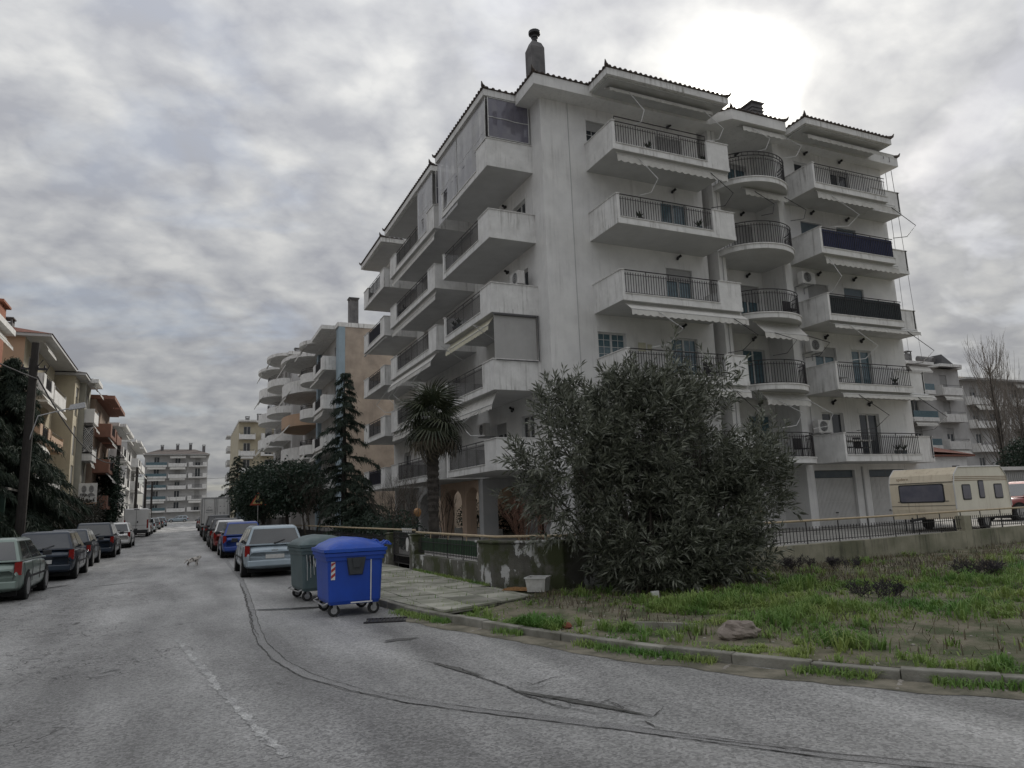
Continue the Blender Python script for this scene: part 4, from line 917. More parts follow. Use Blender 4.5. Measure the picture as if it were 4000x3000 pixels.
for x, z0, z1, w_ in ((-.12, .2, .55, .07), (.12, .2, .55, .07), (0, .88, 1.02, .05)):
    m = MB(); P = [(x-w_, z0), (x+w_, z0), (x+w_, z1)]+[(x+w_*math.cos(a), z1+w_*math.sin(a)) for a in [math.pi*i/8 for i in range(1, 8)]]+[(x-w_, z1)]; n = len(P); y0 = -.172 if z0 < .7 else -.18
    m.add([(p, y0-.006, z) for p, z in P]+[(p, y0+.02, z) for p, z in P], [tuple(range(n)), tuple(range(n, 2*n))[::-1]]+[(i, (i+1) % n, n+(i+1) % n, n+i) for i in range(n)]); m.build('arched_opening', black_p, sh)
fp = thing('flower_pot', 'orange plastic flower pot on a white post by the fence, right of the bush', 'flower pot', (14.2, 15.2, YG))
MB().box(-.09, -.09, 0, .09, .09, .8).build('post', white_p, fp); MB().lathe([(.13, .8), (.17, 1.1), (.18, 1.12), (.15, 1.12)], n=4).build('pot', mat('pot_orange', (.40, .18, .06), None, 5, .6), fp)
# ---------------------------------------------------------------- vegetation
def leafmat(name, c1, c2, sc=7, rough=.55, tl=.25):
    m = mat(name, c1, c2, sc, rough, spec=.4, lo=.38, hi=.62); N, L = nlink(m); b = N['Principled BSDF']; out = N['Material Output']
    t = N.new('ShaderNodeBsdfTranslucent'); L.new(b.inputs['Base Color'].links[0].from_socket, t.inputs[0]); x = N.new('ShaderNodeMixShader'); x.inputs[0].default_value = tl
    L.new(b.outputs[0], x.inputs[1]); L.new(t.outputs[0], x.inputs[2]); L.new(x.outputs[0], out.inputs[0]); return m
ol = leafmat('oleander_leaf', (.05, .06, .041), (.215, .225, .175), 14, .36, .12)
cedar_m = leafmat('conifer_needle', (.022, .036, .026), (.045, .062, .042), 3, .7, .2)
dark_leaf = leafmat('evergreen_leaf', (.016, .032, .022), (.035, .058, .036), 4, .5, .2)
palm_m = leafmat('palm_leaf', (.030, .040, .022), (.062, .07, .038), 4, .5, .15)
palm_d = mat('palm_leaf_dead', (.085, .07, .045), (.05, .042, .03), 5, .8)
bark = mat('bark', (.06, .052, .045), (.03, .026, .022), 5, .95, 1., 30)
twig_m = mat('bare_twig', (.10, .085, .07), (.06, .05, .042), 5, .9)
def unit(v): return v/np.maximum(np.linalg.norm(v, axis=-1, keepdims=True), 1e-9)
def leaves(base, dirn, length, width, r, curl=.15):
    """diamond-shaped leaves (two triangles joined as one bent quad pair): arrays of base points and directions"""
    n = len(base); L_ = (length*(1+r.uniform(-.3, .3, n)))[:, None]; d = unit(dirn); s = unit(np.cross(d, r.normal(size=(n, 3))))
    nrm = np.cross(s, d); mid = base+d*L_*.5+nrm*L_*.04; tip = base+d*L_-np.array([0, 0, 1])*L_*curl; w = (width*(1+r.uniform(-.25, .25, n)))[:, None]
    V = np.stack([base, mid+s*w/2, tip, mid-s*w/2], 1).reshape(-1, 3); return V, np.arange(4*n).reshape(-1, 4)
def shrub_points(lobes, n, r, surf=.55):
    """points spread through a union of ellipsoids, denser near the surface; returns points and outward directions"""
    w = np.array([l[3]*l[4]*l[5] for l in lobes]); idx = r.choice(len(lobes), n, p=w/w.sum()); L_ = np.array(lobes)[idx]
    d = unit(r.normal(size=(n, 3))); rad = np.where(r.random(n) < surf, r.uniform(.86, 1.06, n), r.random(n)**.5)[:, None]
    return L_[:, :3]+d*L_[:, 3:]*rad, unit(d*L_[:, 3:])
# --- big oleander in front of the building
OB = thing('oleander_bush', 'huge dark oleander bush with narrow leaves, in front of the building corner', 'bush', (8.6, 11.6, .1), world=True)
def ay(u, v, y): d = ray(u, v); t = y/d.y; return (d.x*t, y, EYE+d.z*t)
lob = []
for u, v, y, rx, ry, rz in ((2230, 1790, 11.9, 1.15, 1.0, 1.35), (2500, 1720, 11.7, 1.2, 1.15, 1.45), (2710, 1740, 11.7, 1.0, 1.1, 1.35), (2890, 1870, 11.8, .85, 1.0, 1.15), (2530, 2080, 11.6, 1.2, 1.1, 1.3), (2740, 2040, 11.5, 1.15, 1.15, 1.15), (2980, 1880, 11.9, .6, .7, .7), (2640, 2250, 11.4, 1.15, .95, .6), (2380, 1650, 11.8, .8, .8, 1.0), (2880, 2190, 11.4, .6, .7, .5), (2170, 1560, 11.9, .4, .4, .5), (2470, 1490, 11.7, .4, .4, .45), (2790, 1490, 11.8, .38, .4, .4), (2640, 1450, 11.7, .35, .35, .4), (2050, 1730, 12, .35, .4, .45), (3030, 1720, 11.9, .35, .4, .45), (2080, 1900, 12, .35, .4, .45), (3060, 1960, 11.9, .35, .4, .3)):
    u = 2560+(u-2560)*.95; v = 2200+(v-2200)*.96; lob.append((*ay(u, v, y), rx*.86, ry*.88, rz*.88))
P, Dn = shrub_points(lob, 5200, rng, .60); kp = np.array([mn.noise((p[0]*1.5, p[1]*1.5, p[2]*1.5)) > -.06-.4*(p[2] < 1.2) for p in P]); P, Dn = P[kp], Dn[kp]; Dn = unit(Dn*.8+np.array([0, 0, .75])+rng.normal(size=Dn.shape)*.35)
sh_ = rng.random(len(P)) < .12; P[sh_] += Dn[sh_]*rng.uniform(.1, .45, (sh_.sum(), 1)); ok = P[:, 2] > .15; P, Dn = P[ok], Dn[ok]
bs, dr = [], []
for j in range(17):
    f = j/16; a = rng.uniform(0, 6.28, len(P)); o1 = unit(np.cross(Dn, rng.normal(size=Dn.shape)))
    bs.append(P+Dn*(.38*f)[..., None] if False else P+Dn*(.38*f)); dr.append(Dn*(.35+.65*f)+o1*(1.05-.55*f))
V, F = leaves(np.concatenate(bs), np.concatenate(dr), np.full(len(P)*17, .19), np.full(len(P)*17, .033), rng, .12)
fo = mk('foliage', npmesh('foliage', V, F, 4), ol, OB); fo['kind'] = 'stuff'
m = MB(); r_ = random.Random(3)
for i in range(60):
    l = lob[r_.randrange(len(lob))]; a = (8.5+r_.uniform(-1.2, 1.2), 11.6+r_.uniform(-.5, .5), .05); b = (l[0]+r_.uniform(-.7, .7), l[1]+r_.uniform(-.5, .5), l[2]+r_.uniform(.0, .8)*l[5]); mid = ((a[0]+b[0])/2+r_.uniform(-.2, .2), (a[1]+b[1])/2, (a[2]+b[2])*.45)
    m.path([a, mid, b], [.035, .022, .006], 5)
st_ = m.build('stems', twig_m, OB); st_['kind'] = 'stuff'

def strip_tris(P0, P1, P2, w, s):
    """tapered two-segment blades"""
    V = np.stack([P0+s*w, P0-s*w, P1+s*w*.75, P1-s*w*.75, P2], 1).reshape(-1, 3); n = len(P0); b = np.arange(n)[:, None]*5
    F = np.concatenate([b+np.array([[0, 1, 3]]), b+np.array([[0, 3, 2]]), b+np.array([[2, 3, 4]])], 1).reshape(-1, 3); return V, F
# --- conifers
def conifer(name, label, loc, h, spread, seed, z0=.12, dens=1., droop=.55, m_=None, bare=.0, group=None, lean=0):
    r = np.random.default_rng(seed); t = thing(name, label, 'tree', loc, 0, group)
    MB().path([(0, 0, -.05), (.03, .02, h*.5), (lean, 0, h*.97)], [h*.020, h*.013, .012], 8).build('trunk', bark, t)
    V0, V1, V2, SS, WW = [], [], [], [], []; br = MB(); nb = int(62*dens*(h/8)**.5)
    for i in range(nb):
        f = z0+(1-z0)*((i+r.random())/nb); z = h*f; L_ = spread*((1-f)**.75)*(.3+.95*r.random())+.16; a = i*2.399+r.uniform(-.4, .4); d = np.array([math.cos(a), math.sin(a), 0])
        upk = .28*(1-f)+.25*f; pts = [np.array([lean*f, 0, z])+d*L_*s+np.array([0, 0, L_*(upk*s-droop*s*s)]) for s in np.linspace(0, 1, 6)]
        br.path([tuple(p) for p in pts], [.03*(1-f)+.012]+[.016*(1-f)+.006]*4+[.003], 4)
        n = int((26+46*L_/1.5)*dens); s = r.uniform(.12, 1.03, n); k = np.clip(s*5, 0, 4.999); ii = k.astype(int); ps = np.array(pts)
        q = ps[ii]*(1-(k-ii))[:, None]+ps[ii+1]*(k-ii)[:, None]; sd_ = np.array([-d[1], d[0], 0]); lat = r.choice([-1, 1], n)[:, None]*sd_*r.uniform(.25, 1, n)[:, None]
        dr_ = unit(lat+d*.6+np.array([0, 0, -.25])+r.normal(size=(n, 3))*.18); ln = (r.uniform(.22, .5, n)*(1.15-.5*s)*(L_/1.6+.45))[:, None]
        p1 = q+dr_*ln*.55; p2 = q+dr_*ln-np.array([0, 0, 1])*ln*.42
        V0.append(q); V1.append(p1); V2.append(p2); SS.append(unit(np.cross(dr_, r.normal(size=(n, 3))))); WW.append(np.full((n, 1), .030)*r.uniform(.6, 1.5, (n, 1)))
        # fringe of hanging twiglets below every spray
        q2 = np.repeat(p1, 3, 0)+r.normal(size=(3*n, 3))*.06; e = unit(np.repeat(dr_, 3, 0)*.5+np.array([0, 0, -1])+r.normal(size=(3*n, 3))*.3); l2 = r.uniform(.08, .22, (3*n, 1))
        V0.append(q2); V1.append(q2+e*l2*.5); V2.append(q2+e*l2); SS.append(unit(np.cross(e, r.normal(size=(3*n, 3))))); WW.append(np.full((3*n, 1), .014))
    V, F = strip_tris(*[np.concatenate(x) for x in (V0, V1, V2)], np.concatenate(WW), np.concatenate(SS))
    br.build('branches', bark, t)['kind'] = 'stuff'; c = mk('crown', npmesh('crown', V, F, 3), m_ or cedar_m, t); c['kind'] = 'stuff'; return t
conifer('conifer_tree', 'tall thin dark spruce rising in front of the beige blank wall', (6.9, 35, .1), 8.6, 2.0, 11, .16, 1.0)
conifer('conifer_tree', 'low drooping conifer beside the palm, behind the fence', (7.2, 32.5, YG), 3.0, 1.7, 12, .12, .7)
conifer('conifer_tree', 'small spiky conifer at the kerb beyond the truck', (4.6, 78, .5), 7.6, 2.6, 13, .2, .8)
conifer('conifer_tree', 'massive dark drooping cedar overhanging the left pavement', (-7.75, 40.0, .2), 9.4, 3.6, 14, .2, 2.2, .62)
conifer('conifer_tree', 'dense dark cedar cut by the left edge of the picture', (-8.5, 36.5, .2), 8.6, 2.6, 15, .18, 1.6, .6)
# --- broadleaf trees
def broadleaf(name, label, loc, lobes, n, size, m_, trunk_h, seed, cat='tree', group=None, tr=.12):
    r = np.random.default_rng(seed); t = thing(name, label, cat, loc, 0, group)
    P, Dn = shrub_points(lobes, n, r, .5); q = mn; keep = np.array([mn.noise((p[0]*1.1+seed, p[1]*1.1, p[2]*1.1)) > -.28 for p in P]); P, Dn = P[keep], Dn[keep]
    k = 5; b = np.repeat(P, k, 0)+r.normal(size=(len(P)*k, 3))*size*.9; d = np.repeat(Dn, k, 0)*.7+r.normal(size=(len(P)*k, 3))*.8
    V, F = leaves(b, d, np.full(len(b), size), np.full(len(b), size*.5), r, .2)
    mk('crown', npmesh('crown', V, F, 4), m_, t)['kind'] = 'stuff'
    m = MB(); rr_ = random.Random(seed)
    if trunk_h: m.path([(0, 0, -.05), (.04, .0, trunk_h*.6), (0, .05, trunk_h)], [tr, tr*.85, tr*.7], 8)
    for l in lobes: m.path([(0, .03, max(.1, trunk_h*.9)), tuple((np.array(l[:3])+np.array([0, 0, trunk_h]))/2+r.normal(size=3)*.1), tuple(l[:3]), (l[0]+rr_.uniform(-.3, .3)*l[3], l[1], l[2]+l[5]*.6)], [tr*.55, tr*.4, tr*.2, .01], 5)
    m.build('trunk', bark, t); return t
def ax(u, v, x): d = ray(u, v); t = x/d.x; return (x, d.y*t, EYE+d.z*t)
broadleaf('evergreen_tree', 'dark round evergreen street tree behind the warning sign', (4.6, 50, .25), [(0, 0, 3.1, 1.7, 2.0, 1.5), (.6, -2, 3.5, 1.6, 1.8, 1.4), (-.2, 1.8, 2.6, 1.4, 1.5, 1.2), (.3, -.5, 4.1, 1.2, 1.3, .9)], 2600, .2, dark_leaf, 2.0, 21)
broadleaf('evergreen_tree', 'broad dark evergreen street tree left of the spruce', (5.2, 42.5, .2), [(0, 0, 3.2, 1.5, 1.7, 1.3), (.7, 1.4, 3.4, 1.3, 1.4, 1.1), (.5, -1.6, 3.0, 1.4, 1.5, 1.2)], 2400, .2, dark_leaf, 1.8, 22)
broadleaf('evergreen_tree', 'farther dark evergreen beside the parked truck', (5.0, 60, .35), [(0, 0, 3.2, 1.5, 2.4, 1.7), (.3, 2, 4.0, 1.2, 1.8, 1.3)], 1500, .26, dark_leaf, 1.9, 23)
broadleaf('garden_hedge', 'low dark hedge along the fence right of the bins', (7.3, 26.8, YG), [(0, 0, .5, .9, 2.6, .75), (.3, 3.4, .6, 1.0, 2.4, .85), (0, 7, .7, 1.1, 3, 1.0)], 1500, .13, dark_leaf, 0, 24, 'hedge')
broadleaf('street_bush', 'grey brown leafy bush under the left street poster', (-7.3, 56, .3), [(0, 0, 1.5, 1.2, 2.6, 1.5), (.3, 4, 1.7, 1.1, 2.6, 1.5), (.4, 10, 2.2, .8, 2.2, 2.1)], 2200, .2, leafmat('dull_leaf', (.03, .034, .026), (.065, .06, .05), 3), .8, 25, 'bush')
broadleaf('street_tree', 'tall narrow dark tree beside the leaning utility pole, left pavement', (-6.3, 72.5, .4), [(0, 0, 3.2, 1.0, 1.5, 2.6), (0, .3, 5.4, .8, 1.1, 1.6)], 1300, .24, dark_leaf, 1.6, 26)
broadleaf('garden_hedge', 'dark clipped hedge seen through the ground floor arches', (16.5, 34, YG), [(0, 0, .7, .8, 1.8, .9), (0, 3.6, .7, .8, 2, .9), (0, 8, .8, .8, 2.4, 1.0)], 1100, .14, dark_leaf, 0, 27, 'hedge')
broadleaf('evergreen_tree', 'dark evergreen at the right edge of the picture beyond the caravan', (71.5, 41, .4), [(0, 0, 3.2, 2.2, 2.2, 2.6)], 1500, .26, dark_leaf, 1.6, 28)
# --- palms
def fan(seed, R_=.85, nseg=26, dead=False):
    r = random.Random(seed); m = MB(); span = R(250 if not dead else 190); pl = .62
    m.path([(0, 0, 0), (pl*.5, 0, .05), (pl, 0, 0)], [.02, .014, .01], 4)
    for i in range(nseg):
        a = -span/2+span*i/(nseg-1); l = R_*(.78+.22*math.cos(a*.6))*r.uniform(.88, 1.08); d = Vector((math.cos(a), math.sin(a), r.uniform(-.06, .06))); s = Vector((-math.sin(a), math.cos(a), 0)); o = Vector((pl, 0, 0)); w = .028
        dz = -.42 if not dead else -.5; k1 = o+d*l*.5+Vector((0, 0, .03)); k2 = o+d*l*.8+Vector((0, 0, dz*.35)); e = o+d*l+Vector((0, 0, dz*l))
        m.poly([o+s*.006, o-s*.006, k1-s*w, k1+s*w]); m.poly([k1+s*w, k1-s*w, k2-s*w*.6, k2+s*w*.6]); m.poly([k2+s*w*.6, k2-s*w*.6, e])
    me = bpy.data.meshes.new('frond'); me.from_pydata([tuple(v) for v in m.v], [], m.f); me.materials.append(palm_d if dead else palm_m); return me
fans = [fan(i) for i in range(4)]; dfans = [fan(9, .75, 20, True)]
def palm(label, loc, ht, n, sc, seed, dead=14):
    r = random.Random(seed); t = thing('palm_tree', label, 'palm', loc, 0)
    z = 0; prof = []
    while z < ht: prof.append(((.15+.05*min(1, z/ht*1.6)+(.02 if int(z*10) % 2 else -.012))*sc, z)); z += .1
    MB().lathe(prof, n=12).build('trunk', bark, t)
    m = MB()
    for i in range(int(260*ht/4)):
        a = r.uniform(0, 6.28); z = r.uniform(.2, 1)*ht; rad = (.16+.05*min(1, z/ht*1.6))*sc; d = Vector((math.cos(a), math.sin(a), 0)); s = Vector((-math.sin(a), math.cos(a), 0))*.025; b = d*rad*.9+Vector((0, 0, z))
        m.poly([tuple(b+s), tuple(b-s), tuple(b+d*.09*r.uniform(.5, 1.3)+Vector((0, 0, r.uniform(.04, .14)*(1 if r.random() < .7 else -1))))])
    m.build('leaf_stubs', bark, t)['kind'] = 'stuff'
    for i in range(n+dead):
        dd = i >= n; o = bpy.data.objects.new('frond', dfans[0] if dd else fans[i % 4]); COL.objects.link(o); o.parent = t
        a = i*2.399+r.uniform(-.2, .2); el = r.uniform(-75, -40) if dd else 78-152*(i/n)**.8+r.uniform(-8, 8)
        o.location = (0, 0, ht-.05-(.35*r.random() if dd else .18*(i/n))); o.rotation_euler = (r.uniform(-.3, .3), -R(el), a); q = sc*r.uniform(.68, 1.12); o.scale = (q, q, q)
    return t
palm('shaggy fan palm in front of the left balconies of the building', (7.5, 23.0, YG), 4.5, 44, 1.0, 4, 30)
palm('short fan palm beside the shelter on the left pavement', (-7.4, 44, .3), 1.9, 26, 1.15, 6, 4)
# --- bare shrubs and poplars
def bare(name, label, loc, h, n, spread, seed, up=.5, r0=.05, cat='tree', group=None, depth=4, m_=None, single=True):
    r = random.Random(seed); t = thing(name, label, cat, loc, 0, group); m = MB(); cnt = [0]
    def grow(p, d, l, rad, lev):
        if lev > depth or cnt[0] > 900: return
        cnt[0] += 1; q = p+d*l*.5+Vector((r.uniform(-1, 1), r.uniform(-1, 1), 0))*l*.05; d2 = (d+Vector((r.uniform(-1, 1), r.uniform(-1, 1), r.uniform(0, .6)))*.12).normalized(); e = q+d2*l*.5
        m.path([p, q, e], [rad, rad*.8, rad*.55], 4 if lev else 6)
        for k in range(r.randint(2, 4) if lev else r.randint(3, 5)):
            f = r.uniform(.35, 1); b = p+(e-p)*f; nd = (d2*(1 if up > .5 else .7)+Vector((r.uniform(-1, 1), r.uniform(-1, 1), r.uniform(-.1, .5)+up*.6))*spread).normalized(); grow(b, nd, l*r.uniform(.55, .8), max(.004, rad*.5), lev+1)
    for i in range(n):
        a = r.uniform(0, 6.28); grow(Vector((math.cos(a)*.25*(n > 1), math.sin(a)*.25*(n > 1), 0)), Vector((math.cos(a)*spread*.4*(n > 1), math.sin(a)*spread*.4*(n > 1), 1)).normalized(), h*(.42 if depth > 3 else .5), r0, 0)
    m.build('trunk' if single else 'stems', m_ or twig_m, t)['kind'] = 'stuff'; return t
red_tw = mat('reddish_twig', (.14, .07, .045), (.09, .05, .035), 5, .9)
bare('bare_shrub', 'thicket of bare grey twigs left of the palm, behind the fence', (7.4, 27.0, YG), 3.0, 9, .55, 31, .5, .025, 'shrub', None, 4, None, False)
bare('bare_shrub', 'bare twiggy shrub spreading before the rounded blue balconies', (6.2, 40, .3), 4.4, 6, .6, 32, .45, .035, 'shrub', None, 4, None, False)
bare('bare_shrub', 'reddish dry shrub between the corner column and the bush', (8.9, 18.6, YG), 1.5, 12, .6, 33, .6, .015, 'shrub', None, 3, red_tw, False)
bare('bare_shrub', 'small bare shrub growing inside the ground floor arcade', (11.6, 33.8, YG), 2.2, 5, .5, 34, .5, .02, 'shrub', None, 3, None, False)
bare('bare_shrub', 'reddish low shrub behind the gate by the garden lamp', (8.6, 30.2, YG), 1.4, 10, .6, 35, .5, .015, 'shrub', None, 3, red_tw, False)
bare('bare_shrub', 'bare twiggy bush beside the cream building on the left', (-7.2, 52, .3), 3.6, 6, .6, 36, .5, .03, 'shrub', None, 4, None, False)
for i, (u, v, h, lab) in enumerate(((3120, 2225, .55, 'dark dry bramble at the wall foot, nearest the big bush'), (3420, 2335, .5, 'dark dry bramble in the middle of the lot'), (3820, 2250, .6, 'dark dry bramble by the wall below the caravan'), (3300, 2215, .45, 'dark dry bramble at the wall foot below the garage doors'))):
    p = pz(u, v, .1); bare('dry_bramble', lab, (p[0], p[1], .05), h*.7, 26, 1.3, 60+i, .15, .006, 'bramble', 'dry brambles on the lot', 3, mat('bramble_twig', (.055, .048, .05), (.035, .03, .035), 6, .9), False)
def poplar(label, loc, h, seed, rad):
    """upswept bare poplar: many near-vertical whips around a trunk"""
    r = random.Random(seed); t = thing('bare_poplar', label, 'tree', loc, 0, 'bare poplars beyond the caravan'); m = MB()
    m.path([(0, 0, 0), (.1, 0, h*.5), (0, .1, h*.8)], [.35, .2, .05], 7); m.build('trunk', bark, t); m = MB()
    for i in range(120):
        f = r.uniform(.08, .8); a = r.uniform(0, 6.28); d = Vector((math.cos(a), math.sin(a), 0)); l = h*(1-f)*r.uniform(.45, .95); b = Vector((0, 0, h*f)); w = rad*r.uniform(.4, 1.05)*(1-.55*f)
        p1 = b+d*w*.55+Vector((0, 0, l*.3)); p2 = b+d*w*.9+Vector((0, 0, l*.65)); p3 = b+d*w+Vector((r.uniform(-.3, .3), r.uniform(-.3, .3), l)); m.path([b, p1, p2, p3], [.035, .024, .014, .006], 4)
        for k in range(4):
            g = r.uniform(.2, .95); s = p1+(p3-p1)*g; m.path([s, s+Vector((r.uniform(-.4, .4), r.uniform(-.4, .4), r.uniform(.5, 1.3)))], [.013, .004], 3)
    m.build('branches', mat('poplar_twig', (.21, .185, .16), (.14, .125, .11), 3, .9), t)['kind'] = 'stuff'
poplar('tall bare poplar, leftmost of the leafless trees at right', (73.5, 44.5, .4), 17, 41, 3.2)
poplar('bare poplar with a dense whip crown, right of the tallest one', (79, 45.5, .4), 13, 42, 3.4)

# --- grass, weeds, stones on the lot
grass_m = leafmat('grass_blade', (.11, .235, .05), (.29, .365, .11), .9, .6, .35)
dry_m = leafmat('dry_weed', (.17, .145, .09), (.085, .07, .055), 1.4, .9, .2)
def blades(P, hmin, hmax, w, r, lean=.5, hs=None):
    n = len(P); h = r.uniform(hmin, hmax, n)[:, None]*(1 if hs is None else hs[:, None]); a = r.uniform(0, 6.28, n); d = np.stack([np.cos(a), np.sin(a), np.zeros(n)], 1); ln = r.uniform(.1, lean, n)[:, None]
    p1 = P+np.array([0, 0, 1])*h*.6+d*h*ln*.35; p2 = P+np.array([0, 0, 1])*h*(.98-ln*.35)+d*h*ln; s = np.stack([-np.sin(a), np.cos(a), np.zeros(n)], 1); return strip_tris(P, p1, p2, w*r.uniform(.6, 1.4, (n, 1)), s)
def lotcloud(n, dens):
    out = []; r = rng; tries = 0
    while len(out) < n and tries < n*8:
        tries += 1; a = r.random()**1.25*(n_s-2); b = r.random()*(n_t-1); p = lotpt(a, b); t = (b/(n_t-1))**1.3
        if p[0] > 40: continue
        if r.random() < dens(p[0], p[1], t): out.append(p)
    return np.array(out)
def ghs(P):
    return np.array([.45+1.5*max(0, min(1, mn.noise((p[0]*1.15, p[1]*1.15, 11))*1.3+.35)) for p in P])
def gd1(x, y, t):
    n = mn.noise((x*.55, y*.55, 1.3)); base = .05
    if .26 < t < .66: base = .8 if n > -.25 else .14
    if t >= .66: base = .45 if n > .12 else .05
    if .06 < t < .30: base = .4 if n > .1 else .03
    if t <= .05: base = .5 if mn.noise((x*.9, y*.9, 5)) > -.05 else .06
    if x < 6.3 and t > .12: base *= .08
    if y > 10.4 and x < 10.5: base *= .12
    if x > 12: base = base if t < .8 else base*.5
    return base
gp = lotcloud(72000, gd1); V, F = blades(gp-np.array([0, 0, .01]), .04, .11, .008, rng, 1.5, ghs(gp))
tc_ = lotcloud(3400, gd1); nb_ = 26; hs_ = np.repeat(ghs(tc_)*rng.uniform(.7, 1.3, len(tc_)), nb_); n_ = len(hs_); an = rng.uniform(0, 6.28, n_); dd = np.stack([np.cos(an), np.sin(an), np.zeros(n_)], 1)
b0 = np.repeat(tc_, nb_, 0)+dd*np.abs(rng.normal(size=(n_, 1)))*.035-np.array([0, 0, .01]); hh = (rng.uniform(.08, .19, n_)*hs_)[:, None]; ln_ = rng.uniform(.15, 1.0, n_)[:, None]
V2, F2 = strip_tris(b0, b0+np.array([0, 0, 1])*hh*.62+dd*hh*ln_*.35, b0+np.array([0, 0, 1])*hh*(.95-.62*ln_)+dd*hh*ln_*1.05, .007*rng.uniform(.6, 1.5, (n_, 1)), np.stack([-np.sin(an), np.cos(an), np.zeros(n_)], 1))
F = np.concatenate([F, F2+len(V)]); V = np.concatenate([V, V2])
g1 = mk('grass', npmesh('grass', V, F, 3), grass_m); g1['kind'] = 'stuff'; tag(g1, 'long green grass growing over the vacant lot', 'grass', kind='stuff')
dp_ = lotcloud(26000, lambda x, y, t: (.8 if t > .60 and mn.noise((x*.7, y*.7, 8)) > -.3 and x > 8 else .10 if t > .06 and x > 5.5 else 0)); V, F = blades(dp_-np.array([0, 0, .01]), .04, .20, .0065, rng, 1.5)
g2 = mk('dry_weeds', npmesh('dry_weeds', V, F, 3), dry_m); tag(g2, 'brown dry weeds along the foot of the concrete wall', 'weeds', kind='stuff')
# grass tufts in the gutter in front of the kerb
pp = []
for i in range(17000):
    a = rng.random()*(len(KP)-1); k = int(a); p = KP[k]; q = KP[min(k+1, len(KP)-1)]; x, y = p[0]+(q[0]-p[0])*(a-k), p[1]+(q[1]-p[1])*(a-k)
    if y > 12.6 or x > 12: continue
    dx, dy = q[0]-p[0], q[1]-p[1]; l = math.hypot(dx, dy) or 1; o = abs(rng.normal())*.09
    if mn.noise((x*1.1, y*1.1, 2)) < (-.22 if y > 8.4 or x > 5.9 else -.02): continue
    pp.append((x+dy/l*o, y-dx/l*o, 0))
V, F = blades(np.array(pp), .03, .13, .006, rng, 1.5); g3 = mk('gutter_grass', npmesh('gutter_grass', V, F, 3), grass_m); tag(g3, 'green grass tufts growing in the gutter along the kerb', 'grass', kind='stuff')
pp = [(5.84-abs(rng.normal())*.05, rng.uniform(14.2, 19.6), .13) for _ in range(900)]+[(rng.uniform(3.5, 5.8), 11.4+rng.integers(0, 14)*.62+rng.normal()*.01-.2, .125) for _ in range(260)]
V, F = blades(np.array(pp), .03, .11, .005, rng, .9); g4 = mk('pavement_weeds', npmesh('pavement_weeds', V, F, 3), grass_m); tag(g4, 'weeds sprouting between pavement slabs and wall', 'weeds', kind='stuff')
rock_m = mat('rock', (.30, .26, .225), (.17, .14, .12), 6, .9, 1., 14); peb = mat('pebble', (.34, .32, .29), (.2, .18, .15), 3, .9, .5, 40)
def rock(c, s, seed, sq=(1, .7, .55)):
    r = random.Random(seed); m = MB(); n, k = (22, 12) if s > .1 else (8, 5); V = []
    for i in range(k+1):
        th = math.pi*i/k
        for j in range(n): a = 2*math.pi*j/n; v3 = (math.cos(a)*math.sin(th), math.sin(a)*math.sin(th), math.cos(th)); q = 1+.30*mn.noise((v3[0]*1.6+seed, v3[1]*1.6, v3[2]*1.6))+.14*mn.noise((v3[0]*4+seed, v3[1]*4, v3[2]*4))+.07*mn.noise((v3[0]*9+seed, v3[1]*9, v3[2]*9)); m.v.append((c[0]+s*sq[0]*q*math.sin(th)*math.cos(a), c[1]+s*sq[1]*q*math.sin(th)*math.sin(a), c[2]+s*sq[2]*q*math.cos(th)))
    for i in range(k): m.f += [(i*n+j, (i+1)*n+j, (i+1)*n+(j+1) % n, i*n+(j+1) % n) for j in range(n)]
    return m
p = pz(2890, 2490, .1); tag(rock((p[0], p[1], .17), .25, 2).build('rock', rock_m, smooth=False), 'pale jagged rock lying among the grass near the kerb', 'rock')
p = pz(2215, 2450, .1); tag(rock((p[0], p[1], .12), .08, 3).build('brick_fragment', mat('broken_brick', (.22, .07, .045), None, 9, .9)), 'small red brick fragment on the bare earth', 'brick')
p = pz(2560, 2345, .1); tag(MB().box(p[0]-.07, p[1]-.02, .12, p[0]+.07, p[1]+.02, .25).build('litter', white_t), 'white scrap of litter at the edge of the grass', 'litter')
p, q = pz(2480, 2462, .1), pz(2720, 2470, .1); m = MB(); l = [(p[0]+(q[0]-p[0])*i/6, p[1]+(q[1]-p[1])*i/6+.06*math.sin(i/6*3.14)) for i in range(7)]
for a, b in zip(l, l[1:]): m.hexa([(a[0], a[1], .05), (b[0], b[1], .05), (b[0]+.06, b[1]+.1, .05), (a[0]+.06, a[1]+.1, .05), (a[0], a[1], .20), (b[0], b[1], .20), (b[0]+.06, b[1]+.1, .19), (a[0]+.06, a[1]+.1, .19)])
tag(m.build('broken_kerb', kerb_m), 'broken length of old kerb half buried in the lot', 'kerb piece')
m = MB(); r_ = random.Random(8)
for i in range(420):
    if i < 300: q = lotpt(r_.random()*24, r_.random()**1.5*n_t*.75)
    else: a = r_.randrange(22, len(KP)-8); o = abs(r_.gauss(0, .18)); q = (KP[a][0]-o*.8, KP[a][1]-o*.5, 0)
    s = r_.uniform(.008, .03); rk = rock(q, s, i, (1, .8, .6)); m.add(rk.v, rk.f)
tag(m.build('gravel', peb), 'scattered pebbles and rubble on the bare soil and gutter', 'gravel', kind='stuff')
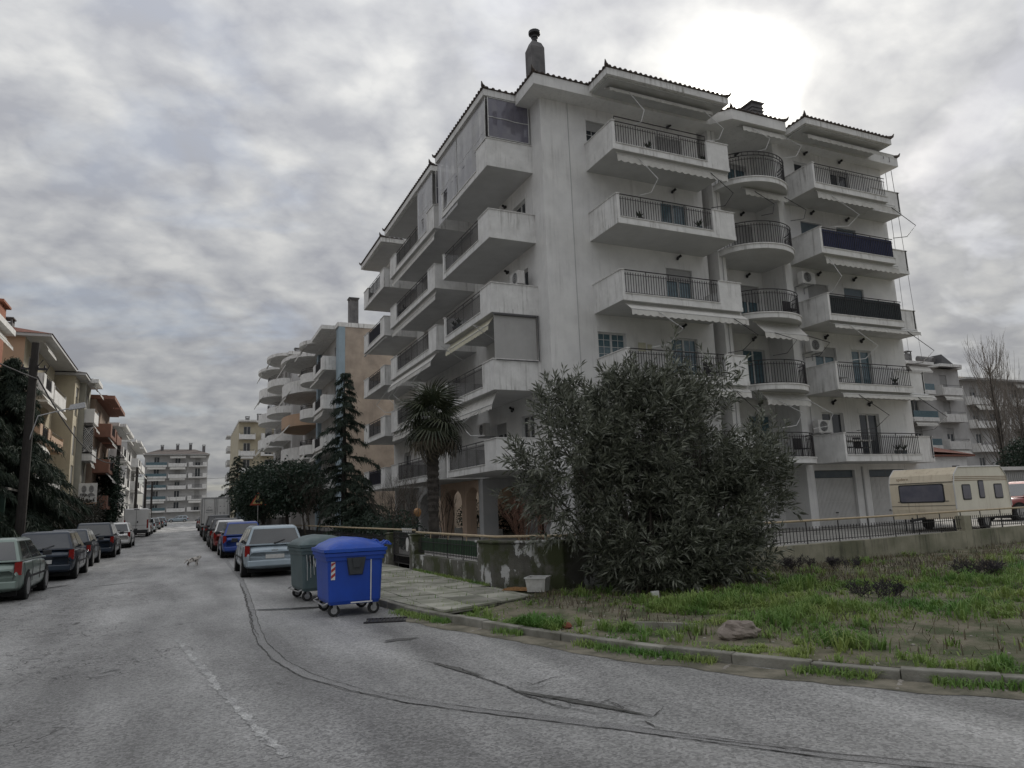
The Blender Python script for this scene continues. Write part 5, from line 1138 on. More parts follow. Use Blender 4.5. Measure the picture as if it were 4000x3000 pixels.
# ---------------------------------------------------------------- vehicles
def paint_m(name, c): return mat('paint_'+name, c, tuple(x*.85 for x in c), 1.5, .35, metal=.25, coat=.6, streak=.15)
carglass = mat('car_glass', (.022, .027, .032), (.05, .055, .06), 1.4, .03, spec=.8, coat=.5)
lred = mat('lamp_red', (.28, .015, .012), (.2, .012, .01), 9, .15, spec=.6); lclear = mat('lamp_clear', (.45, .45, .44), None, 9, .12, spec=.6)
plate_m = mat('number_plate', (.55, .55, .53), None, 20, .5); trim = mat('trim_dark', (.025, .026, .028), None, 9, .6); under = mat('underbody', (.008, .008, .008), None, 9, .9)
def ringloft(st, ring, sub=1):
    m = MB(); n = None
    for s in st:
        q = ring(*s); n = len(q); m.v += q
    for i in range(len(st)-1): m.f += [(i*n+k, i*n+(k+1) % n, (i+1)*n+(k+1) % n, (i+1)*n+k) for k in range(n)]
    m.f.append(tuple(range(n))); m.f.append(tuple(range((len(st)-1)*n, len(st)*n))[::-1]); return m
def car(label, loc, rz, pm, L=4.2, W=1.72, H=1.45, belt=.92, hood=.86, rake_r=.25, rake_f=.95, trunk=0., wagon=False, group=None, cat='car', roofc=None, name='parked_car', rack=False, clear=.18):
    """body loft, glasshouse, separate panes, lamps, bumpers, mirrors, wheels; +y is the front"""
    t = thing(name, label, cat, loc, rz, group); w = W/2; a = L/2
    def ring(y, zb, zt, hw):
        h = [(hw*.86, zb), (hw*.985, zb+.10), (hw, zb+.30), (hw*.995, zt-.16), (hw*.955, zt-.04), (hw*.86, zt)]
        return [(x, y, z) for x, z in h]+[(-x, y, z) for x, z in h[::-1]]
    c = clear; st = [(-a, c+.16, belt-.22, w*.80), (-a+.07, c+.06, belt-.04, w*.90), (-a+.35, c, belt+.01, w*.97), (-a+1.0, c-.02, belt, w), (0, c-.02, belt-.005, w), (a-1.35, c-.02, belt-.02, w), (a-.9, c, hood+.02, w*.98), (a-.3, c+.02, hood-.10, w*.92), (a-.06, c+.08, hood-.26, w*.82), (a, c+.16, hood-.36, w*.70)]
    body = ringloft(st, ring).build('body', pm, t, smooth=True, sub=1)
    # glasshouse
    yb0, yb1 = -a+.06+trunk, a-1.15; yt0, yt1 = yb0+rake_r, yb1-rake_f; hb, ht = w*.93, w*.72; zb, zt = belt-.03, H-.04
    lvl = lambda f: (yb0+(yt0-yb0)*f, yb1+(yt1-yb1)*f, hb+(ht-hb)*f, zb+(zt-zb)*f)
    cab = MB()
    for f in (0, .5, 1.0):
        r0, r1, hw, z = lvl(f); cab.v += [(-hw, r0, z), (hw, r0, z), (hw, r1, z), (-hw, r1, z)]
    r0, r1, hw, z = lvl(1); cab.v += [(-hw*.86, r0+.12, H), (hw*.86, r0+.12, H), (hw*.86, r1-.18, H), (-hw*.86, r1-.18, H)]
    for i in range(3): cab.f += [(i*4+k, i*4+(k+1) % 4, i*4+4+(k+1) % 4, i*4+4+k) for k in range(4)]
    cab.f += [(0, 3, 2, 1), (12, 13, 14, 15)]
    roof_ = cab.build('cabin', pm if roofc is None else roofc, t, bevel=.035)
    def P(side, f, g, off=.006):                      # point on the cabin side: f height 0..1, g 0 rear..1 front
        r0, r1, hw, z = lvl(f); return (side*(hw+off), r0+(r1-r0)*g, z)
    cuts = [(.07, .36), (.40, .68), (.72, .95)] if wagon or L > 4.1 else [(.10, .46), (.51, .93)]
    for s in (-1, 1):
        for g0, g1 in cuts:
            m = MB(); q = [P(s, .1, g0), P(s, .1, g1), P(s, .9, min(g1, .97)), P(s, .9, g0+.01)]; m.poly(q if s > 0 else q[::-1]); m.build('side_window', carglass, t)
    r0, r1, hw, z = lvl(.1); R0, R1, HW, Z = lvl(.9)
    m = MB(); m.poly([(-hw*.9, r0-.008, z), (hw*.9, r0-.008, z), (HW*.9, R0-.008, Z), (-HW*.9, R0-.008, Z)]); m.build('rear_window', carglass, t)
    m = MB(); m.poly([(hw*.93, r1+.008, z), (-hw*.93, r1+.008, z), (-HW*.93, R1+.008, Z), (HW*.93, R1+.008, Z)]); m.build('windscreen', carglass, t)
    wr = .31 if H < 1.6 else .35
    for s in (-1, 1):
        for y in (-a+.78, a-.82):
            m = MB(); m.tube((s*(w-.26), y, wr+.02), (s*(w-.012), y, wr+.02), wr+.055, 18); m.build('wheel_arch', under, t)
            m = MB(); m.tube((s*(w-.22), y, wr), (s*(w+.004), y, wr), wr, 20); ty = m.build('tyre', rubber, t)
            m = MB(); m.tube((s*(w-.1), y, wr), (s*(w+.010), y, wr), wr*.66, 14); m.build('rim', steel, ty)
        m = MB(); zl = belt-.20; m.hexa([(s*w*.80, -a-.012+.03, zl-.13), (s*w*.945, -a+.15, zl-.13), (s*w*.945, -a+.20, zl-.13), (s*w*.80, -a+.1, zl-.13), (s*w*.80, -a+.0, zl+.16), (s*w*.945, -a+.12, zl+.18), (s*w*.945, -a+.2, zl+.18), (s*w*.80, -a+.1, zl+.16)]); m.build('tail_light', lred, t)
        m = MB(); zl = hood-.22; m.hexa([(s*w*.55, a-.10, zl-.07), (s*w*.88, a-.26, zl-.07), (s*w*.88, a-.33, zl-.07), (s*w*.55, a-.2, zl-.07), (s*w*.55, a-.13, zl+.08), (s*w*.89, a-.30, zl+.1), (s*w*.89, a-.38, zl+.1), (s*w*.55, a-.22, zl+.08)]); m.build('headlight', lclear, t)
        m = MB(); m.hexa([(s*w*.97, yb1-.38, belt+.02), (s*(w+.17), yb1-.36, belt+.02), (s*(w+.17), yb1-.27, belt+.02), (s*w*.97, yb1-.26, belt+.02), (s*w*.97, yb1-.37, belt+.14), (s*(w+.16), yb1-.36, belt+.15), (s*(w+.16), yb1-.28, belt+.15), (s*w*.97, yb1-.27, belt+.14)]); m.build('door_mirror', trim, t, bevel=.015)
        if rack: MB().path([(s*ht*.86, yt0+.2, H-.01), (s*ht*.86, yt0+.3, H+.05), (s*ht*.86, yt1-.3, H+.05), (s*ht*.86, yt1-.2, H-.02)], .015, 6).build('roof_rail', trim, t)
    bm = MB(); bm.hexa([(-w*.86, -a-.03, c+.12), (w*.86, -a-.03, c+.12), (w*.9, -a+.12, c+.12), (-w*.9, -a+.12, c+.12), (-w*.86, -a-.02, c+.30), (w*.86, -a-.02, c+.30), (w*.9, -a+.12, c+.30), (-w*.9, -a+.12, c+.30)]); bm.build('rear_bumper', pm, t, bevel=.03)
    m = MB(); m.box(-.26, -a-.034, c+.34, .26, -a+.03, c+.45); m.build('number_plate', plate_m, t)
    m = MB(); m.box(-w*.8, a-.12, c+.06, w*.8, a+.005, c+.22); m.build('front_bumper', trim, t, bevel=.03)
    sm_ = MB()
    for s in (-1, 1):
        for y in (yb0+(yb1-yb0)*.06, yb0+(yb1-yb0)*.40, yb0+(yb1-yb0)*.74): sm_.path([(s*w*1.001, y, c+.22), (s*w*1.002, y, belt-.2), (s*w*.975, y, belt-.05)], .006, 4)
        sm_.box(s*w*.985, -a+.9, c+.32, s*w*1.008, a-.95, c+.37)
    sm_.path([(-w*.78, -a-.004, c+.34), (-w*.80, -a+.01, belt-.3), (-w*.78, -a+.05, belt-.05)], .006, 4); sm_.path([(w*.78, -a-.004, c+.34), (w*.80, -a+.01, belt-.3), (w*.78, -a+.05, belt-.05)], .006, 4); sm_.build('panel_gap', trim, t)['kind'] = 'stuff'
    m = MB(); m.path([(0, yb0-.02+.02*0, belt+.03), (.28, yb0+rake_r*.25-.02, belt+.12)], .010, 4); m.tube((0, yb0-.03, belt+.02), (0, yb0+.02, belt+.03), .025, 8); m.build('rear_wiper', trim, t)
    m = MB(); m.box(-.09, -a-.006+.02, belt-.20, .09, -a+.06, belt-.16); m.build('badge', chrome, t)
    m = MB(); m.box(-w*.82, -a+.3, c-.06, w*.82, a-.35, c+.1); m.build('underbody', under, t)
    return t
rowR = 'cars parked along the right kerb'; rowL = 'cars parked along the left kerb'
silver = paint_m('silver', (.34, .41, .46)); bluep = paint_m('blue', (.012, .05, .26)); redp = paint_m('red', (.22, .03, .025)); darkp = paint_m('graphite', (.03, .032, .036)); navy = paint_m('navy', (.012, .022, .04)); mint = paint_m('mint', (.20, .26, .23)); whitep = paint_m('white', (.74, .74, .73)); greyp = paint_m('grey', (.20, .21, .22))
car('silver estate car parked behind the bins', (2.42, 24.55, G(24)), 0, silver, 4.45, 1.74, 1.47, .94, .88, .22, .95, wagon=True, group=rowR, clear=.2)
car('bright blue hatchback parked in front of the silver estate car', (2.25, 34.9, G(34)), R(.5), bluep, 3.95, 1.68, 1.5, .95, .9, .3, .9, group=rowR)
car('red hatchback with pale roof, third in the right row', (2.12, 41.2, G(41)), 0, redp, 4.0, 1.7, 1.52, .95, .9, .25, .9, group=rowR, roofc=whitep)
car('dark estate car with roof rails behind the red hatchback', (2.1, 46.2, G(46)), 0, darkp, 4.4, 1.76, 1.58, .98, .92, .25, .9, wagon=True, group=rowR, rack=True)
car('dark off-roader parked just before the truck', (2.1, 55.6, G(55)), 0, darkp, 4.5, 1.82, 1.75, 1.05, 1.0, .15, .8, wagon=True, group=rowR)
car('pale mint car cut by the left picture edge', (-4.22, 22.15, 0), 0, mint, 4.1, 1.7, 1.45, .93, .86, .35, .95, group=rowL)
car('dark navy hatchback between the mint car and the navy off-roader', (-3.95, 28.4, G(28)), 0, navy, 4.1, 1.74, 1.5, .95, .88, .3, .9, group=rowL)
car('dark navy off-roader, second dark car in the left row', (-3.85, 40.6, G(40)), 0, navy, 4.3, 1.8, 1.62, 1.0, .94, .25, .85, wagon=True, group=rowL)
car('white estate car ahead of the navy off-roader', (-3.8, 51.4, G(51)), 0, whitep, 4.4, 1.74, 1.5, .95, .88, .3, .9, wagon=True, group=rowL)
car('small dark blue car parked on the left ahead of the navy hatchback', (-4.1, 34.4, G(34)), 0, navy, 3.9, 1.68, 1.45, .93, .86, .3, .9, group=rowL)
for i, (x, y, c_, lab) in enumerate(((-3.85, 82, whitep, 'white car parked right in front of the white van'), (-3.8, 90, silver, 'silver car two spaces beyond the white van'), (-3.75, 105, greyp, 'grey car far up the left side of the street'), (-3.75, 118, darkp, 'black car far up the left row, past the grey one'), (-3.6, 131, silver, 'last silver car of the left row near the crossing'))):
    car(lab, (x, y, G(y)), 0, c_, 4.2, 1.72, 1.48, group=rowL)
car('dark van-like car parked beyond the truck on the right', (2.2, 88, G(88)), 0, darkp, 4.6, 1.85, 1.9, 1.1, 1.05, .12, .8, wagon=True, group=rowR)
car('grey car parked far beyond the truck on the right', (2.2, 104, G(104)), 0, greyp, 4.3, 1.75, 1.5, group=rowR)
car('pale car standing crosswise at the far end of the street', (-1.6, 184.5, G(184)), R(90), silver, 4.4, 1.75, 1.48, wagon=True)
car('red car at the right picture edge beside the caravan', (33.9, 19.9, YG), R(80), redp, 4.3, 1.8, 1.66, 1.0, .95, .2, .85, wagon=True)
car('green car parked under the shelter on the left pavement', (-8.0, 46.5, G(46)+.12), R(8), paint_m('green', (.05, .11, .085)), 4.0, 1.68, 1.45)
# panel van
def box_ring(y, x, z0, z1, r):
    P = []
    for cx_, cz_, a0 in ((x-r, z1-r, 0), (-x+r, z1-r, 90)):
        P += [(cx_+r*math.cos(R(a0+30*i)), y, cz_+r*math.sin(R(a0+30*i))) for i in range(4)]
    return P+[(-x, y, z0), (x, y, z0)]
van = thing('panel_van', 'tall white panel van seen from behind in the left row', 'van', (-3.95, 74.6, G(74)), 0)
ringloft([(-2.65, .93, .42, 2.40, .16), (-2.6, .99, .38, 2.48, .16), (1.2, .99, .38, 2.48, .16), (1.7, .98, .4, 2.38, .2), (2.2, .96, .4, 1.75, .2), (2.9, .9, .45, 1.15, .15)], box_ring).build('body', whitep, van)
m = MB(); m.box(-.012, -2.662, .45, .012, -2.648, 2.35); m.box(-.93, -2.66, 1.0, .93, -2.65, 1.015); m.build('door_seam', trim, van)
m = MB(); m.box(-.95, -2.72, .32, .95, -2.6, .62); m.build('rear_bumper', trim, van, bevel=.03); MB().box(.06, -2.68, 1.22, .16, -2.65, 1.38).build('door_handle', black_p, van); MB().box(-.2, -2.665, 2.36, .2, -2.6, 2.43).build('brake_light', trim, van); MB().box(-.5, -2.73, .66, .0, -2.652, .77).build('number_plate', plate_m, van)
for s in (-1, 1):
    MB().box(s*.84, -2.668, .75, s*.965, -2.55, 1.5).build('tail_light', lred, van); MB().box(s*.98, 1.5, 1.2, s*1.2, 1.6, 1.55).build('door_mirror', trim, van)
    for y in (-1.75, 1.9): m = MB(); m.tube((s*.75, y, .35), (s*1.0, y, .35), .35, 18); ty = m.build('tyre', rubber, van); m = MB(); m.tube((s*.9, y, .35), (s*1.006, y, .35), .2, 12); m.build('rim', steel, ty)
# box truck
tk = thing('box_truck', 'white box truck with closed rear doors in the right row', 'truck', (2.2, 66, G(66)), 0)
tm = mat('truck_panel', (.72, .72, .71), (.62, .62, .61), 1.5, .5, streak=.4)
m = MB(); m.box(-1.05, -3.2, .85, 1.05, 2.2, 3.05); m.build('cargo_box', tm, tk)
m = MB(); [m.box(*q) for q in ((-1.08, -3.24, .8, -.98, -3.18, 3.1), (.98, -3.24, .8, 1.08, -3.18, 3.1), (-.98, -3.24, 3.0, .98, -3.18, 3.1), (-.98, -3.24, .8, .98, -3.18, .88), (-.03, -3.235, .88, .03, -3.19, 3.0))]; m.build('door_frame', steel, tk)
for s in (-1, 1):
    m = MB(); m.box(s*.05, -3.225, .9, s*.96, -3.205, 2.98); d_ = m.build('rear_door', tm, tk)
    m = MB(); m.tube((s*.12, -3.24, .85), (s*.12, -3.24, 3.02), .018, 6); m.tube((s*.85, -3.24, .85), (s*.85, -3.24, 3.02), .018, 6); m.build('lock_rod', steel, d_)
m = MB(); m.box(-.72, -3.229, 2.05, -.25, -3.226, 2.1); m.box(-.72, -3.229, 1.95, -.25, -3.226, 1.97); m.path([(-.62, -3.23, 2.25), (-.5, -3.23, 2.38), (-.35, -3.23, 2.3)], .014, 4); m.path([(-.72, -3.23, 1.9), (-.72, -3.23, 2.14), (-.25, -3.23, 2.14), (-.25, -3.23, 1.9), (-.72, -3.23, 1.9)], .008, 4); m.build('door_emblem', greyp, tk)
for x in (.33, .62): m = MB(); [m.box(x-.05, -3.229, z, x+.05, -3.226, z+.05) for z in (1.45, 1.55, 1.65, 1.75, 1.85, 2.35)]; m.build('door_marking', greyp, tk)
m = MB(); m.box(-1, -3.0, .5, 1, 3.9, .84); m.box(-1, -3.15, .42, 1, -3.05, .56); m.build('chassis', trim, tk); m = MB(); m.box(-1.0, 2.35, .5, 1.0, 3.95, 2.35); m.build('cab', tm, tk, bevel=.1)
for s in (-1, 1):
    MB().box(s*.75, -3.2, .58, s*.98, -3.12, .72).build('tail_light', lred, tk)
    for y in (-1.9, 3.0): m = MB(); m.tube((s*.62, y, .42), (s*1.02, y, .42), .42, 18); ty = m.build('tyre', rubber, tk); m = MB(); m.tube((s*.9, y, .42), (s*1.03, y, .42), .22, 12); m.build('rim', steel, ty)
o = MB().box(3.75, 63.1, G(63)+.35, 4.9, 63.2, G(63)+2.9).build('advert_board', mat('board_blue_grey', (.30, .36, .40), (.26, .31, .35), 2, .5)); tag(o, 'plain pale blue-grey board standing right of the truck', 'board')
# caravan
cv = thing('caravan', 'cream touring caravan with a wide end window behind the fence', 'caravan', (24.85, 17.05, YG), R(10))
crm = mat('caravan_panel', (.70, .62, .48), (.62, .54, .41), 1.2, .45, streak=.7, stain=(.33, .24, .14)); crm2 = mat('caravan_side', (.76, .72, .61), (.68, .64, .54), 1.2, .45, streak=.55, stain=(.38, .3, .2))
CL, CW = 2.05, 1.06; prof = [(-CL+.06, .42), (-CL, .75), (-CL, 1.55), (-CL+.10, 1.88), (-CL+.42, 2.12), (CL-.5, 2.16), (CL-.1, 1.85), (CL, 1.5), (CL+.04, .75), (CL-.05, .42)]
m = MB(); n = len(prof); m.add([(x, -CW, z) for x, z in prof]+[(x, CW, z) for x, z in prof], [tuple(range(n))[::-1], tuple(range(n, 2*n))]); sides_ = m.build('side_panel', crm2, cv)
m = MB(); m.add([(x, -CW-.001, z) for x, z in prof]+[(x, CW+.001, z) for x, z in prof], [(i, (i+1) % n, n+(i+1) % n, n+i) for i in range(n)]); m.build('shell', crm, cv)
m = MB()
for s in (-1, 1): m.path([(x, s*(CW+.01), z) for x, z in prof[1:-1]], .022, 6)
m.build('edge_trim', white_p, cv)
win_cv = mat('caravan_window', (.10, .10, .13), (.16, .155, .18), 1.5, .12, spec=.6)
def rounded(w, h, r): return [(sx_*(w/2-r)+r*math.cos(R(a0+45*i)), sz_*(h/2-r)+r*math.sin(R(a0+45*i))) for sx_, sz_, a0 in ((1, 1, 0), (-1, 1, 90), (-1, -1, 180), (1, -1, 270)) for i in range(3)]
def cvwin(org, ax_, w, h, r=.06, name='window'):
    """rounded pane with rubber frame on a caravan face; ax_ 'x': on the end, 'y': on the side"""
    for sc_, off, m_, nm in ((1.0, .012, trim, name), (.9, .024, win_cv, 'pane')):
        P = rounded(w*(sc_ if sc_ == 1 else 1-.08/w), h*(sc_ if sc_ == 1 else 1-.08/h), r); k = len(P); mm = MB()
        if ax_ == 'x': q = [(org[0]-off, org[1]-a, org[2]+b) for a, b in P]+[(org[0]+.03, org[1]-a, org[2]+b) for a, b in P]
        else: q = [(org[0]+a, org[1]-off, org[2]+b) for a, b in P]+[(org[0]+a, org[1]+.03, org[2]+b) for a, b in P]
        mm.add(q, [tuple(range(k)), tuple(range(k, 2*k))[::-1]]+[(i, (i+1) % k, k+(i+1) % k, k+i) for i in range(k)])
        o = mm.build(nm, m_, cv if nm == name else o_)
        if nm == name: o_ = o
cvwin((-CL, 0, 1.28), 'x', 1.5, .62); cvwin((-1.2, -CW, 1.28), 'y', .62, .52); cvwin((1.2, -CW, 1.28), 'y', .66, .52); cvwin((-.1, -CW, 1.36), 'y', .42, .62)
m = MB(); m.box(-CL-.012, -CW+.01, 1.63, -CL+.02, CW-.01, 1.645); m.box(-CL-.012, -CW+.01, .86, -CL+.02, CW-.01, .872); m.build('panel_seam', trim, cv)
strp = mat('caravan_stripe', (.30, .20, .12), None, 5, .5)
for z in (1.66, 1.72, 1.78): m = MB(); m.box(-CL+.02, -CW-.008, z, CL-.02, -CW+.01, z+.022); m.build('stripe', strp, cv)
m = MB(); m.box(-CL-.014, -.86, 1.0, -CL+.01, -.64, 1.02); m.box(-CL-.014, .6, 1.0, -CL+.01, .82, 1.02); m.build('grab_handle', black_p, cv)
cu = bpy.data.curves.new('lettering', 'FONT'); cu.body = 'spdern'; cu.size = .15; cu.extrude = .003; cu.align_x = 'CENTER'
tmp = bpy.data.objects.new('tmp', cu); COL.objects.link(tmp); dg_ = bpy.context.evaluated_depsgraph_get(); me = bpy.data.meshes.new_from_object(tmp.evaluated_get(dg_)); bpy.data.objects.remove(tmp)
me.transform(Matrix.Translation((-CL+.052, .62, 1.74)) @ Matrix.Rotation(R(17), 4, 'Y') @ Matrix.Rotation(R(-90), 4, 'Z') @ Matrix.Rotation(R(90), 4, 'X')); mk('lettering', me, strp, cv)
for s in (-1, 1): m = MB(); m.tube((.1, s*.85, .3), (.1, s*1.02, .3), .3, 18); ty = m.build('tyre', rubber, cv); m = MB(); m.tube((.1, s*.95, .3), (.1, s*1.03, .3), .17, 12); m.build('rim', steel, ty)
m = MB(); m.tube((-CL, 0, .45), (-CL-.9, 0, .4), .05, 6); m.tube((-CL-.8, 0, .0), (-CL-.8, 0, .5), .03, 6); [m.tube((x, y, 0), (x, y, .45), .025, 6) for x in (-CL+.3, CL-.3) for y in (-.8, .8)]; m.build('tow_bar', trim, cv)

# ---------------------------------------------------------------- cat crossing the street
ct = thing('cat', 'small white and tabby cat walking across the street', 'cat', (.33, 29.6, G(29.6)), R(0))
me = bpy.data.meshes.new('cat_body')
J = {'hip': (-.14, 0, .25, .062), 'mid': (-.02, 0, .235, .066), 'sho': (.12, 0, .25, .06), 'neck': (.175, 0, .285, .042), 'head': (.225, 0, .315, .048), 'muz': (.268, 0, .30, .026), 't1': (-.2, 0, .24, .022), 't2': (-.27, 0, .17, .018), 't3': (-.31, 0, .10, .013),
     'fl1': (.12, .04, .16, .026), 'fl2': (.14, .04, .07, .018), 'fl3': (.155, .04, .014, .017), 'fr1': (.11, -.04, .16, .026), 'fr2': (.09, -.04, .07, .018), 'fr3': (.10, -.04, .014, .017),
     'hl1': (-.12, .045, .16, .034), 'hl2': (-.17, .045, .085, .018), 'hl3': (-.15, .045, .014, .017), 'hr1': (-.13, -.045, .16, .034), 'hr2': (-.20, -.045, .09, .018), 'hr3': (-.19, -.045, .014, .017), 'el': (.205, .028, .372, .008), 'er': (.205, -.028, .372, .008)}
ks = list(J); E_ = [('hip', 'mid'), ('mid', 'sho'), ('sho', 'neck'), ('neck', 'head'), ('head', 'muz'), ('hip', 't1'), ('t1', 't2'), ('t2', 't3'), ('sho', 'fl1'), ('fl1', 'fl2'), ('fl2', 'fl3'), ('sho', 'fr1'), ('fr1', 'fr2'), ('fr2', 'fr3'), ('hip', 'hl1'), ('hl1', 'hl2'), ('hl2', 'hl3'), ('hip', 'hr1'), ('hr1', 'hr2'), ('hr2', 'hr3'), ('head', 'el'), ('head', 'er')]
me.from_pydata([J[k][:3] for k in ks], [(ks.index(a), ks.index(b)) for a, b in E_], [])
o = mk('body', me, None, ct); sk = o.modifiers.new('skin', 'SKIN'); o.modifiers.new('sub', 'SUBSURF').render_levels = 2
for i, k in enumerate(ks): me.skin_vertices[0].data[i].radius = (J[k][3]*(1.35 if J[k][3] > .02 else 1.2),)*2; me.skin_vertices[0].data[i].use_root = (i == 0)
fur = mat('cat_fur', (.50, .47, .43), (.07, .06, .05), 9, .9, .3, 150, lo=.53, hi=.57); me.materials.append(fur)

# ---------------------------------------------------------------- warning sign, poles, cables
sg = thing('warning_sign', 'red-bordered triangular warning sign on a thin pole behind the silver car', 'road sign', (3.95, 46, G(46)+.1), 0)
MB().tube((0, 0, 0), (0, 0, 2.35), .03, 8).build('pole', steel, sg)
tri = lambda s, z: [(-s, 0, z-s*.577), (s, 0, z-s*.577), (0, 0, z+s*1.155)]
for s, y, mm, nm in ((.47, -.035, mat('sign_red', (.42, .07, .035), None, 9, .4), 'border'), (.33, -.045, mat('sign_yellow', (.55, .42, .18), None, 9, .4), 'face')):
    P = tri(s, 2.45); m = MB(); m.add([(x, y, z) for x, _, z in P]+[(x, y+.02, z) for x, _, z in P], [(0, 1, 2), (5, 4, 3), (0, 3, 4, 1), (1, 4, 5, 2), (2, 5, 3, 0)]); m.build(nm, mm, sg)
m = MB(); m.box(-.15, -.052, 2.34, .12, -.046, 2.44); m.box(-.15, -.052, 2.44, -.05, -.046, 2.52); m.box(.06, -.052, 2.44, .10, -.046, 2.55); [m.tube((x, -.053, 2.32), (x, -.045, 2.32), .035, 10) for x in (-.1, 0, .09)]; m.build('locomotive_symbol', black_p, sg)
wood = mat('pole_wood', (.035, .03, .027), (.022, .019, .017), 3, .9, .6, 30, streak=.6)
def pole(label, loc, h, lean=0., lamp=False):
    t = thing('utility_pole', label, 'pole', loc, 0, 'utility poles along the left pavement'); MB().path([(0, 0, -.05), (lean*.5, 0, h*.5), (lean, 0, h)], [.2, .18, .15], 10).build('shaft', wood, t)
    m = MB(); m.box(lean-.5, -.05, h-1.2, lean+.5, .05, h-1.12)
    for x in (-.4, -.15, .15, .4): m.lathe([(.02, 0), (.045, .04), (.03, .08), (.045, .12), (.01, .15)], (lean+x, 0, h-1.12), 8)
    m.path([(lean, -.1, h-1.3), (lean+.35, -.1, h-.75), (lean+.6, -.1, h-1.0), (lean+.45, -.1, h-1.35)], .02, 5); m.build('crossarm', rail_m, t)
    if lamp:
        m = MB(); m.path([(.05, -.1, h*.3), (.1, -.12, h*.55), (.35, -.1, h*.66), (1.5, 0, h*.70)], .03, 6); a = m.build('lamp_arm', steel, t); MB().hexa([(1.45, -.1, h*.69), (2.1, -.08, h*.705), (2.1, .08, h*.705), (1.45, .1, h*.69), (1.5, -.06, h*.715), (2.05, -.05, h*.73), (2.05, .05, h*.73), (1.5, .06, h*.715)]).build('lamp_head', steel, t)
    return t
pole('thick dark wooden utility pole with lamp arm, nearest on the left', (-6.3, 36.2, .1), 9.5, .04, True); pole('dark wooden utility pole beside the white van', (-5.95, 75, .5), 8.3, .1)
for y, h, lab in ((104, 8, 'third utility pole up the left pavement'), (127, 8, 'fourth utility pole up the left pavement'), (150, 8, 'fifth and farthest utility pole on the left')): pole(lab, (-5.9, y, G(y)), h)
def cable(label, a, b, sag, r=.016):
    m = MB(); a, b = Vector(a), Vector(b); m.path([a+(b-a)*(i/14)-Vector((0, 0, sag*4*(i/14)*(1-i/14))) for i in range(15)], r, 5); tag(m.build('overhead_cable', rail_m), label, 'cable', 'overhead cables')
cable('thick cable sagging between the two nearest poles', (-6.1, 36.2, 8.1), (-5.9, 75, 7.3), 1.3, .035); cable('cable running off from the nearest pole past the left edge', (-6.1, 36.2, 8.0), (-8.5, 8, 8.2), .6, .028)
cable('cable sagging between the white van pole and the third pole', (-5.9, 75, 7.3), (-5.9, 104, 7.6), .7, .02); cable('thin cable crossing the street at its far end', (-5.9, 104, 7.2), (10, 112, 8.0), .3, .02)
for i, (a, b) in enumerate((((30.6, 22, 18.3), (69.5, 50.1, 16.2)), ((31, 22, 18.2), (71.5, 50.1, 15.6)))): cable(('left', 'right')[i]+' guy wire from the roof corner to the far grey block', a, b, .6, .014)
